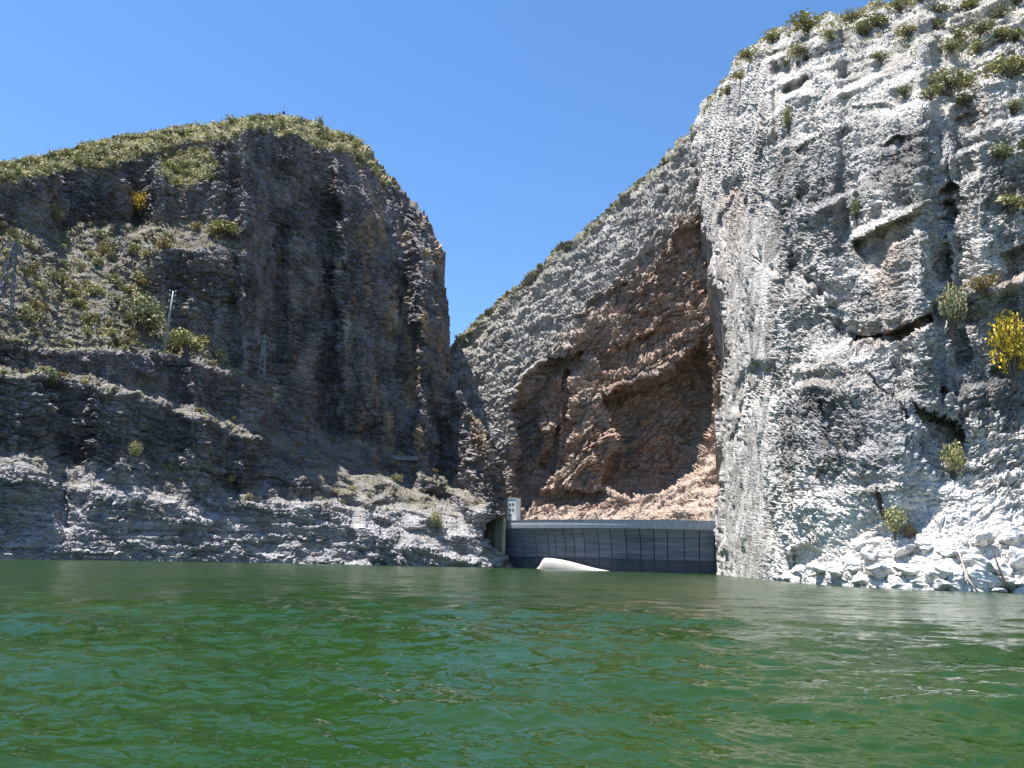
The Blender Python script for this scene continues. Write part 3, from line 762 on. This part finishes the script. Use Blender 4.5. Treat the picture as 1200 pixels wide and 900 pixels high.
if True:
    prof = [(1.9, 19.7), (2.0, 21.3), (1.9, ZC), (-4.5, ZC), (-4.5, 19.7)]
    dpart(loft(T0, T1, prof, 60), 'parapet', M_coping)
    dpart(loft(T0, T1, [(2.12, ZC - 0.02), (2.12, ZC + 0.22), (1.3, ZC + 0.22), (1.3, ZC - 0.02)], 60), 'coping', M_coping)
    face = [(-2.9, 5.6), (-2.6, 7.5), (-2.3, 11), (-1.9, 13.4), (-1.3, 15.2), (-0.4, 16.9), (0.7, 18.5), (1.7, 19.68)]
    core = [(o - 0.55, z) for o, z in face] + [(-9, 19.68), (-9, 5.6)]
    dpart(loft(T0, T1, core, 60), 'core_wall', M_joint)
    joints = [566, 580, 596, 610, 625, 640, 648.5, 660, 671, 683, 700, 715, 733, 750, 766, 782, 802, 820, 838, 852]
    for a, b in zip(joints[:-1], joints[1:]):
        ta, tb = theta(a), theta(b); gp = 0.2 / RAD * (1 if tb > ta else -1)
        dpart(loft(ta + gp, tb - gp, face + [(-7, 19.66), (-7, 5.62)], 5), 'panel', M_conc)
        gp *= 0.35
        dpart(loft(ta + gp, tb - gp, [(-2.3, -6), (-2.35, 1.5), (-2.5, 4.6), (-2.55, 5.2), (-8, 5.2), (-8, -6)], 5), 'lower_panel', M_damp)
    dpart(loft(T0, T1, [(-2.3, 5.15), (-2.25, 5.75), (-7.5, 5.75), (-7.5, 5.15)], 60), 'ledge', M_damp)
    # pale footing block that rises from the water in front of the face
    m = MB(); n = 34; k = 6
    for i in range(n + 1):
        x = 633.5 + (714 - 633.5) * i / n
        th = theta(x)
        h = 4.7 * smooth(632, 642, x) * (1 - smooth(640, 722, x)) * 1.12 + 0.05
        fr = 2.4 + 1.4 * float(smooth(633, 645, x))
        h = float(h)
        m.v += [dpt(th, o, z) for o, z in ((-3, -5), (fr + 0.8, -5), (fr + 0.3, h * 0.55), (fr - 0.4, h * 0.9), (fr - 1.4, h), (-3, h))]
    for i in range(n):
        for j in range(k):
            a, b = i * k + j, i * k + (j + 1) % k
            m.f.append((a, a + k, b + k, b))
    m.f.append(tuple(range(k))); m.f.append(tuple(n * k + j for j in range(k - 1, -1, -1)))
    dpart(m, 'footing', M_pale, True)

# gate tower on the left end of the crest
M_white = plain('white_render', (0.78, 0.78, 0.77), 0.8, 0.06, 0.5)
M_glass = plain('dark_window_glass', (0.03, 0.035, 0.05), 0.15, 0.1, 1.0, 0, 0, 0.5)
def make_tower():
    th = theta(597); bx, by, _ = dpt(th, -2.6, 0)
    t = empty('gate_tower', (bx, by, ZC), math.radians(-34))
    tag(t, 'small white tower with square windows at the left end of the dam crest', 'tower')
    w, d, h = 5.2, 4.6, 11.6
    MB().box((0, 0, h / 2 - 0.5), (w, d, h + 1)).build('wall', M_white, t)
    m = MB().box((0, 0, h + 0.14), (w + 0.4, d + 0.4, 0.28)); m.build('roof_slab', M_white, t)
    for zz, xs in ((8.6, (-1.05, 0.85)), (5.9, (-1.05, 0.85)), (3.1, (-0.6,))):
        for xq in xs:
            f = MB().box((xq, -d / 2 - 0.03, zz), (1.25, 0.12, 1.25)); wo = f.build('window', M_white, t)
            MB().box((xq, -d / 2 - 0.08, zz), (1.0, 0.08, 1.0)).build('pane', M_glass, wo)
    return t
make_tower()
def make_abutment():
    pa = at(552, 606.5, 432.0); pb = at(590.5, 610.8, 404.0)
    v = Vector(pb - pa); ln = math.hypot(v.x, v.y); rz = math.atan2(v.y, v.x)
    top = float((pa[2] + pb[2]) / 2)
    c = (pa + pb) / 2
    t = empty('abutment_wall', (float(c[0]), float(c[1]), 0), rz)
    tag(t, 'buff concrete abutment wall with pilasters left of the white tower', 'wall')
    mt = plain('buff_concrete', (0.40, 0.36, 0.28), 0.9, 0.2, 0.5, 0.1, 0, 0.2)
    MB().box((0, 0.6, top / 2), (ln, 1.2, top)).build('wall', mt, t)
    MB().box((0, 0.45, top + 0.2), (ln + 0.3, 1.9, 0.4)).build('coping', mt, t)
    for i in range(6):
        MB().box((-ln / 2 + 0.5 + (ln - 1) * i / 5, -0.2, top / 2 - 0.1), (0.55, 0.4, top - 0.2)).build('pilaster', mt, t)
    MB().box((ln * 0.13, -0.02, top - 4.2), (1.1, 0.08, 5.2)).build('door', M_joint, t)
make_abutment()
def make_road_wall():
    pa = L.point(458, 533); pb = L.point(490, 537)
    v = Vector(pb - pa); ln = math.hypot(v.x, v.y) + 1; rz = math.atan2(v.y, v.x)
    c = (pa + pb) / 2
    t = empty('retaining_wall', (float(c[0]), float(c[1]) - 1.5, float(c[2]) - 1.0), rz)
    tag(t, 'short pale retaining wall on the shaded bench of the left mountain', 'wall')
    MB().box((0, 0, 0.2), (ln, 0.8, 2.2)).build('wall', M_conc, t)
    MB().box((0, -0.05, 1.4), (ln + 0.2, 1.1, 0.22)).build('coping', M_conc, t)
make_road_wall()

# ================================================================== PYLONS
M_steel = plain('galvanised_steel', (0.30, 0.32, 0.35), 0.55, 0.15, 2.0)
M_steel_d = plain('dull_steel', (0.14, 0.15, 0.19), 0.6, 0.15, 2.0)
M_insul = plain('insulator_porcelain', (0.55, 0.57, 0.6), 0.35, 0.1, 2.0)
def lattice(px, y0, y1, label, mat, base_w, bar):
    p = L.point(px, y0); r = math.hypot(p[0], p[1]); h = (y0 - y1) * r / F * 1.06
    t = empty('lattice_pylon', (float(p[0]), float(p[1]) - 0.6, float(p[2]) - 0.6), 0.4)
    tag(t, label, 'pylon')
    cor = lambda z: base_w / 2 * (1 - 0.72 * min(z / (h * 0.85), 1.0))
    sg = [(-1, -1), (1, -1), (1, 1), (-1, 1)]
    for sx, sy in sg:
        MB().tube([(sx * cor(0), sy * cor(0), 0), (sx * cor(h * .85), sy * cor(h * .85), h * .85), (sx * 0.15, sy * 0.15, h)], bar, 5).build('leg', mat, t)
    nl = 7
    for k in range(nl):
        za, zb = h * .88 * k / nl, h * .88 * (k + 1) / nl
        m = MB()
        for q in range(4):
            a, b = sg[q], sg[(q + 1) % 4]
            m.tube([(a[0] * cor(za), a[1] * cor(za), za), (b[0] * cor(zb), b[1] * cor(zb), zb)], bar * .55, 4)
            m.tube([(b[0] * cor(za), b[1] * cor(za), za), (a[0] * cor(zb), a[1] * cor(zb), zb)], bar * .55, 4)
        m.build('brace', mat, t)
    for k, (zz, ww) in enumerate(((.72, .30), (.84, .24), (.95, .17))):
        arm = MB().tube([(-h * ww / 2, 0, h * zz), (0, 0, h * zz + .25), (h * ww / 2, 0, h * zz)], bar * .8, 4).tube([(-h * ww / 2, 0, h * zz), (0, 0, h * zz + 1.3), (h * ww / 2, 0, h * zz)], bar * .5, 4).build('cross_arm', mat, t)
        for sx in (-1, 1):
            MB().tube([(sx * h * ww / 2, 0, h * zz), (sx * h * ww / 2, 0, h * zz - 1.3)], [.12, .16], 6).build('insulator', M_insul, arm)
lattice(4, 372, 292, 'tall dark lattice pylon at the far left edge on the bushy slope', M_steel_d, 5.5, 0.24)
lattice(308, 442, 393, 'pale lattice pylon lower down against the dark cliff face', M_steel, 3.4, 0.16)
def pole(px, y0, y1):
    p = L.point(px, y0); r = math.hypot(p[0], p[1]); h = (y0 - y1) * r / F * 1.06
    t = empty('power_pole', (float(p[0]), float(p[1]) - 0.5, float(p[2]) - 0.8), 0.3)
    tag(t, 'single tapered power pole with short insulator arms beside yellow-green bush', 'pole')
    MB().tube([(0, 0, 0), (0.35, 0, h * .55), (0.6, 0, h)], [0.75, .5, .28], 10).build('mast', M_steel, t, True)
    for k, zz in enumerate((.72, .82, .92, .99)):
        a = MB().box((0.45 + .1 * k, 0, h * zz), (2.6 - .3 * k, .25, .22)).build('cross_arm', M_steel, t)
        for sx in (-1, 1):
            MB().tube([(.5 + sx * 1.1, 0, h * zz + .1), (.5 + sx * 1.1, 0, h * zz + .9)], [.3, .2], 6).build('insulator', M_insul, a)
pole(193, 409, 343)
p = L.point(331, 136)
t = empty('summit_post', (float(p[0]), float(p[1]) + 1, float(p[2]) - .5))
tag(t, 'dark post with a thin mast on the summit of the left mountain', 'post')
MB().tube([(0, 0, 0), (0, 0, 2.6), (0, 0, 3.4)], [1.0, .8, .3], 8).build('base', M_joint, t)
MB().tube([(0, 0, 3.3), (0, 0, 8.0)], [.09, .06], 5).build('mast', M_steel_d, t)

# ================================================================== VEGETATION
def shrub_geo(seed, nl, leaf, lobes=6, tall=1.0, flat=0.75):
    g = np.random.default_rng(seed)
    cen = []
    for k in range(lobes):
        a = g.random() * 6.28; rr = 0.62 * math.sqrt(g.random())
        cen.append((rr * math.cos(a), rr * math.sin(a), (0.55 + 0.6 * g.random() * (1 - rr * .7)) * flat * tall, 0.34 + 0.2 * g.random()))
    V = []; Fc = []
    for i in range(nl):
        c = cen[g.integers(lobes)]
        d = g.normal(size=3); d /= np.linalg.norm(d)
        rad = c[3] * (0.45 + 0.6 * g.random() ** 0.5)
        p = np.array(c[:3]) + d * rad * np.array([1, 1, .85 * tall])
        if p[2] < 0.03: p[2] = 0.03 + 0.1 * g.random()
        n = d * .8 + g.normal(size=3) * .55; n /= np.linalg.norm(n)
        u = np.cross(n, g.normal(size=3)); u /= np.linalg.norm(u); v = np.cross(n, u)
        s1 = leaf * (.6 + .8 * g.random()); s2 = s1 * (.45 + .4 * g.random())
        o = len(V)
        V += [p - u * s1, p - v * s2 + n * s2 * .2, p + u * s1, p + v * s2 - n * s2 * .1]
        Fc.append((o, o + 1, o + 2, o + 3))
    return np.array(V), np.array(Fc), cen
LEAF = {
    'olive': leaf_material('olive_scrub_leaf', (0.335, 0.33, 0.165)),
    'green': leaf_material('grey_green_leaf', (0.26, 0.265, 0.14)),
    'dry': leaf_material('dry_straw_leaf', (0.27, 0.215, 0.10)),
    'yellow': leaf_material('yellow_autumn_leaf', (0.60, 0.42, 0.05), .1),
    'lime': leaf_material('yellow_green_leaf', (0.34, 0.325, 0.14), .15),
}
M_twig = plain('grey_twig', (0.13, 0.105, 0.085), 0.9, 0.2, 3.0)
def stem_mesh(seed, cen):
    g = random.Random(seed); m = MB()
    for c in cen:
        m.tube([(0, 0, -0.25), (c[0] * .35, c[1] * .35, c[2] * .45), (c[0], c[1], c[2] + .1)], [.055, .04, .018], 5)
    return m
VAR = []
for k in range(7):
    V, Q, cen = shrub_geo(100 + k, 230, .115, 6 + k % 3, 1.0 + .15 * (k % 3), .62 + .06 * (k % 4))
    f = mesh_np('foliage', V, Q, None, False); me = f.data; bpy.data.objects.remove(f)
    s_ = stem_mesh(k, cen).build('stem', M_twig); sme = s_.data; bpy.data.objects.remove(s_)
    VAR.append((me, sme))
BIG = []
for k in range(5):
    V, Q, cen = shrub_geo(200 + k, 1100, .062, 12, 1.0 + .35 * (k % 2), .8)
    f = mesh_np('foliage', V, Q, None, False); me = f.data; bpy.data.objects.remove(f)
    s_ = stem_mesh(k + 30, cen).build('stem', M_twig); sme = s_.data; bpy.data.objects.remove(s_)
    BIG.append((me, sme))
CACHE = {}
def leaf_mesh(me, kind):
    key = (me.name, kind)
    if key not in CACHE:
        c = me.copy(); c.materials.clear(); c.materials.append(LEAF[kind]); CACHE[key] = c
    return CACHE[key]
def shrub(relief, px, py, wpx, hpx, kind, label, group=None, big=False, name='shrub', out=0.25, cat='bush'):
    """base stands on the rock where the photo shows it; width and height turned to metres at that distance"""
    p = relief.point(px, py); r = float(np.linalg.norm(p - np.array([0, 0, CAM_H])))
    w = wpx * r / F / 2 / .95; h = hpx * r / F / 1.15
    g = random.Random(int(px * 31 + py * 7))
    lm, sm = g.choice(BIG if big else VAR)
    n = relief.N[relief.idx(px, py)]
    t = empty(name, (float(p[0] + n[0] * w * out), float(p[1] + n[1] * w * out), float(p[2] - 0.12 * h)), g.random() * 6.28)
    tag(t, label, cat, group)
    f = bpy.data.objects.new('foliage', leaf_mesh(lm, kind)); COL.objects.link(f); f.parent = t; f.scale = (w, w, h)
    s2 = bpy.data.objects.new('stem', sm); COL.objects.link(s2); s2.parent = t; s2.scale = (w, w, h)
    return t
CNAME = {'olive': 'olive', 'green': 'grey-green', 'lime': 'yellow-green', 'dry': 'straw-coloured', 'yellow': 'yellow'}
def describe(kind, w, lo, hi, where):
    f = (w - lo) / (hi - lo)
    size = 'tiny' if f < .25 else 'small' if f < .5 else 'middling' if f < .75 else 'broad'
    return '%s %s scrub bush %s' % (size, CNAME[kind], where)
# the ones that stand out
shrub(L, 160, 252, 26, 17, 'yellow', 'round orange-yellow bush at the foot of the upper left cliff', None, True, out=0.9)
shrub(L, 222, 411, 46, 25, 'lime', 'broad yellow-green bush just right of the power pole', None, True)
shrub(L, 166, 388, 58, 36, 'green', 'large dull green bush just left of the power pole', None, True)
shrub(L, 66, 443, 28, 18, 'green', 'lone green bush on the edge of the lit bench, far left', None, True)
shrub(L, 157, 533, 17, 13, 'lime', 'small green bush on top of the dark rock mound near the water', None, True)
shrub(L, 272, 566, 14, 10, 'olive', 'small olive bush on the shelf right of the rock mound', None, True)
shrub(L, 463, 565, 16, 12, 'green', 'small green bush on the falling bench halfway to the dam', None, True)
shrub(L, 512, 617, 20, 20, 'green', 'green bush low on the bench nearest the abutment wall', None, True)
shrub(L, 262, 276, 40, 16, 'lime', 'pale green bush on the brow where the talus meets the dark face', None, True)
shrub(L, 66, 258, 22, 14, 'green', 'green bush tucked under the upper cliff, far left', None, True)
shrub(Rt, 1169, 443, 42, 52, 'yellow', 'bright yellow bush growing from the right cliff', None, True, out=1.15)
shrub(Rt, 1113, 380, 30, 50, 'green', 'tall grey-green shrub above the cave slot of the right cliff', None, True)
shrub(Rt, 1119, 556, 24, 40, 'lime', 'green shrub in the shaded cleft below the cave slot', None, True)
shrub(Rt, 1048, 624, 28, 22, 'olive', 'small olive shrub on top of the white slab by the water', None, True, out=0.8)
shrub(Rt, 1066, 627, 16, 11, 'dry', 'straw-coloured dry tuft on the white slab by the water', None, True, 'dry_tuft', .25, 'plant')
shrub(Rt, 1152, 345, 44, 12, 'dry', 'low straw-coloured growth on the ledge above the yellow bush', None, True, 'dry_tuft', .25, 'plant')
shrub(Rt, 925, 150, 14, 22, 'lime', 'small yellow-green plant on the upper left of the right cliff', None, True)
shrub(Rt, 1004, 256, 15, 26, 'green', 'narrow green plant beneath the diagonal overhang of the right cliff', None, True)
dome = [(941, 62, 24, 10), (948, 34, 40, 12), (1011, 42, 22, 12), (1033, 30, 34, 15), (1069, 42, 24, 13), (1095, 34, 20, 12), (1113, 62, 22, 12), (1117, 46, 26, 12),
        (1150, 42, 26, 12), (1150, 58, 24, 13), (1172, 48, 22, 12), (1190, 48, 26, 15), (1106, 110, 44, 20), (1088, 116, 26, 15), (1062, 112, 18, 12), (1135, 100, 24, 16),
        (1180, 88, 52, 22), (1139, 124, 28, 11), (1172, 186, 26, 18), (1183, 246, 30, 20), (1187, 130, 20, 12), (905, 50, 26, 10), (880, 66, 22, 10), (1055, 14, 26, 12), (1000, 24, 22, 9),
        (1140, 10, 26, 12), (1170, 20, 24, 12), (1100, 14, 26, 10), (1080, 0, 24, 12), (1190, 4, 26, 12), (975, 48, 18, 9), (920, 76, 16, 8), (1030, 70, 16, 8), (870, 92, 16, 9), (855, 110, 14, 9), (1198, 180, 22, 16)]
for i, (x, y, w, h) in enumerate(dome):
    kd = ('olive', 'lime', 'green')[i % 3]
    wh = ('along the skyline of the right cliff' if y < 70 and x < 1000 else 'at the very top of the right cliff' if y < 35 else 'on the upper shelves of the right cliff' if y < 70 else 'on the right cliff\'s bright shelf' if y < 150 else 'near the right edge, above the yellow bush') + ('' if x < 1100 or y < 70 else ', toward the right')
    shrub(Rt, x, y, w * 1.15, h * .8, kd, describe(kd, w, 12, 50, wh), 'scrub on top of the right cliff', i % 2 == 0)
# scrub by zone: the larger ones as single bushes, the carpet between them as ground cover
def sample(relief, mask, n, seed):
    g = np.random.default_rng(seed)
    jj, ii = np.nonzero(mask); k = g.choice(len(jj), n, replace=False)
    return [(relief.xs[ii[q]], relief.ys[jj[q]]) for q in k]
inview = (L.X > -6) & (L.X < 600)
sil_y = np.interp(L.xs, [p_[0] for p_ in sil_left[:17]], [p_[1] for p_ in sil_left[:17]])
depth_below = L.Y - sil_y[None, :]
crest = maskL & (L.X < 500) & (depth_below > 0.5) & (L.S < 60) & (L.Y < 240) & (L.X < 470 - 1.0 * np.abs(L.wx) * 12)
talus = maskL & (L.S < 52) & (L.Y > 245) & (L.Y < 440) & (L.X < 350)
bench = maskL & (L.S < 55) & (L.Y >= 420) & (L.Y < 600) & (L.X < 560)
g = random.Random(5)
for x, y in sample(L, crest & inview, 92, 1):
    w = g.uniform(7, 15)
    kd = g.choice(['olive', 'olive', 'lime', 'green'])
    wh = 'at the far left crest' if x < 110 else 'midway along the left crest' if x < 240 else 'near the left summit' if x < 360 else 'on the left mountain\'s right shoulder'
    wh += ' (skyline)' if y - float(np.interp(x, L.xs, sil_y)) < 8 else ''
    shrub(L, x, y + 2, w, w * g.uniform(.5, .8), kd, describe(kd, w, 7, 15, wh), 'scrub on the left crest')
for x, y in sample(L, talus & inview, 84, 2):
    w = g.uniform(9, 22)
    kd = g.choice(['olive', 'green', 'lime', 'dry', 'olive'])
    wh = ('just below the upper left cliff' if y < 300 else 'halfway down the left slope' if y < 355 else 'low on the left slope') + (', by the lattice pylon' if x < 70 else ', left of the power pole' if x < 190 else ', right of the power pole')
    shrub(L, x, y + 2, w, w * g.uniform(.45, .7), kd, describe(kd, w, 9, 22, wh), 'scrub on the left talus')
for x, y in sample(L, bench & inview, 26, 3):
    w = g.uniform(6, 13)
    kd = g.choice(['olive', 'dry', 'dry', 'green'])
    wh = ('on the bench under the road cut' if y < 500 else 'on the low shelf above the water') + (', far left' if x < 150 else ', below the power pole' if x < 300 else ', toward the dam')
    shrub(L, x, y + 1, w, w * g.uniform(.45, .7), kd, describe(kd, w, 6, 13, wh), 'scrub on the left benches')
sil_yB = np.interp(B.xs, [p_[0] for p_ in sil_far[:14]], [p_[1] for p_ in sil_far[:14]])
dB = B.Y - sil_yB[None, :]
ridge = maskB & (dB > 0) & (dB < 10) & (B.X > 532) & (B.X < 830)
for x, y in sample(B, ridge, 46, 4):
    w = g.uniform(4, 8)
    kd = g.choice(['olive', 'green', 'green'])
    wh = 'on the far ridge, ' + ('low by the gap' if x < 610 else 'lower half' if x < 690 else 'upper half' if x < 770 else 'where it meets the right cliff')
    shrub(B, x, y + 1, w, w * g.uniform(.6, .9), kd, describe(kd, w, 4, 8, wh), 'scrub on the far ridge')
sxr = [p_ for p_ in sil_right if 810 < p_[0] and p_[1] < 160]
sil_yR = np.interp(Rt.xs, [p_[0] for p_ in sxr], [p_[1] for p_ in sxr])
dR = Rt.Y - sil_yR[None, :]
fringe = maskR & (dR > -4) & (dR < 16 + 6 * np.sin(Rt.X / 19)) & (Rt.X > 822) & (Rt.X < 1210)
topR = maskR & (Rt.Y < 70) & (Rt.X < 1330) & (Rt.S < 62)
# ground cover
def cover(spots, name, label):
    V = []; Q = []; o = 0
    g = np.random.default_rng(77)
    pts = []
    for relief, mask, n, lo, hi in spots:
        jj, ii = np.nonzero(mask); k = g.choice(len(jj), n)
        P = relief.P[jj[k], ii[k]]; R_ = relief.R[jj[k], ii[k]]
        sz = g.uniform(lo, hi, n) * R_ / F
        pts.append((P, sz))
    P = np.concatenate([a for a, b in pts]); sz = np.concatenate([b for a, b in pts])
    m = 16; n = len(P)
    c = np.repeat(P, m, 0); s1 = np.repeat(sz, m)
    d = g.normal(size=(n * m, 3)); d /= np.linalg.norm(d, axis=1)[:, None]; d[:, 2] = np.abs(d[:, 2])
    c = c + d * (s1 * g.uniform(.3, 1, n * m))[:, None] * np.array([1, 1, .8])
    nn = d + g.normal(size=d.shape) * .6; nn /= np.linalg.norm(nn, axis=1)[:, None]
    u = np.cross(nn, g.normal(size=d.shape)); u /= np.linalg.norm(u, axis=1)[:, None]; v = np.cross(nn, u)
    a = (s1 * g.uniform(.16, .34, n * m))[:, None]
    V = np.stack([c - u * a, c - v * a * .6, c + u * a, c + v * a * .6], 1).reshape(-1, 3)
    Q = np.arange(len(V)).reshape(-1, 4)
    o = mesh_np(name, V, Q, LEAF['olive'], False)
    tag(o, label, 'scrub', None, 'stuff')
cover([(L, crest, 2600, 2.2, 4.6), (L, talus, 1300, 2, 4.5), (L, bench, 260, 1.5, 3), (B, ridge, 500, 1.5, 3.2), (Rt, topR, 420, 3, 6), (Rt, fringe, 900, 2.0, 5.0)], 'scrub_cover', 'low olive scrub carpeting the crests and slopes')

# ================================================================== BOULDERS AT THE RIGHT SHORE
def boulder_mesh(seed):
    import bmesh
    bm = bmesh.new(); bmesh.ops.create_icosphere(bm, subdivisions=4, radius=1.0)
    V = np.array([v.co[:] for v in bm.verts])
    g = np.random.default_rng(seed)
    for k in range(22):                          # flat joint faces
        d = g.normal(size=3); d /= np.linalg.norm(d); h = g.uniform(.42, .8)
        pr = V @ d; V = V - np.outer(np.maximum(pr - h, 0) * .98, d)
    n = V / np.linalg.norm(V, axis=1)[:, None]
    V = V + n * (fbm(V + seed, .7, 5, seed, .6) * .13)[:, None] - n * (np.maximum(0, .06 - np.abs(perlin(V + seed, .8, seed + 5))) * 1.4)[:, None]
    for v, q in zip(bm.verts, V): v.co = q
    me = bpy.data.meshes.new('boulder'); bm.to_mesh(me); bm.free()
    me.polygons.foreach_set('use_smooth', [True] * len(me.polygons))
    ca = me.color_attributes.new('tint', 'FLOAT_COLOR', 'POINT')
    ca.data.foreach_set('color', np.tile(np.array([.74, .715, .675, .15], np.float32), len(me.vertices)))
    me.materials.append(M_right)
    return me
BM_ = [boulder_mesh(300 + k) for k in range(8)]
bl = [(922, 674, 11), (938, 668, 13), (958, 664, 15), (980, 668, 16), (1000, 660, 16), (1008, 676, 14), (1030, 668, 19), (1052, 680, 12), (1066, 664, 17), (1078, 682, 13), (1094, 668, 19),
      (1104, 686, 11), (1118, 672, 18), (1122, 688, 15), (1143, 660, 20), (1152, 678, 17), (1168, 690, 9), (1172, 664, 18), (1188, 682, 14), (1195, 692, 12), (1200, 655, 20), (1225, 676, 22),
      (1250, 690, 20), (1112, 640, 16), (1056, 644, 16), (1020, 646, 14), (1150, 632, 15), (1185, 630, 15), (1082, 636, 14)]
for i, (x, y, w) in enumerate(bl):
    p = Rt.point(x, y); r = math.hypot(p[0], p[1]); s_ = w * r / F
    n = Rt.N[Rt.idx(x, y)]
    o = bpy.data.objects.new('boulder', BM_[i % 8]); COL.objects.link(o); o.parent = cliff_right
    g2 = random.Random(i)
    z = max(float(p[2]), s_ * .15)
    o.location = (float(p[0]) - .15 * s_, float(p[1]) - .18 * s_, z - .05 * s_)
    o.scale = (s_ * g2.uniform(.95, 1.3), s_ * g2.uniform(.9, 1.2), s_ * g2.uniform(.6, .85)); o.rotation_euler = (g2.uniform(-.4, .4), g2.uniform(-.4, .4), g2.uniform(0, 6.28))
# a near-black trunk-like strip and a pale dead trunk on the rocks
M_dark = plain('dark_trunk_strip', (0.035, 0.03, 0.028), 0.8, 0.3, 3.0)
M_drift = plain('bleached_driftwood', (0.50, 0.42, 0.34), 0.85, 0.2, 4.0)
def trunk(pts, rads, mat, label, off):
    P = []
    for x, y in pts:
        q = Rt.point(x, min(y, 690)); r = math.hypot(q[0], q[1]) - off
        P.append(at(x, y, r))
    b = P[-1]
    t = empty('dead_trunk', tuple(map(float, b))); tag(t, label, 'dead tree')
    Q = [tuple(map(float, q - b)) for q in P]
    MB().tube(Q, rads, 7).build('trunk', mat, t, True)
    k = Q[1]
    MB().tube([k, (k[0] - .5, k[1], k[2] + .5), (k[0] - .8, k[1], k[2] + 1.2)], [.09, .06, .03], 5).build('branch', mat, t, True)
trunk([(1163, 644), (1170, 664), (1177, 682), (1185, 696)], [.10, .17, .24, .32], M_dark, 'dark trunk-like strip leaning over the boulders at the right waterline', 3.2)
trunk([(1122, 640), (1128, 660), (1134, 678), (1146, 694)], [.10, .16, .2, .22], M_drift, 'pale bleached dead trunk standing between boulders at the waterline', 3.0)

# bushes that still share their words are told apart by their order from the left
ORD = ['leftmost', 'second from left', 'third from left', 'fourth from left', 'fifth from left', 'sixth from left', 'seventh from left', 'eighth from left']
same = {}
for o in list(COL.objects):
    if o.parent is None and o.name.startswith('shrub') and 'label' in o: same.setdefault(o['label'], []).append(o)
for lab, obs in same.items():
    if len(obs) < 2: continue
    obs.sort(key=lambda q: float(project(np.array(q.location))[0]))
    for k, o in enumerate(obs):
        if k < len(ORD) and len((lab + ' ' + ORD[k]).replace('-', ' ').split()) <= 16: o['label'] = lab + ', ' + ORD[k]
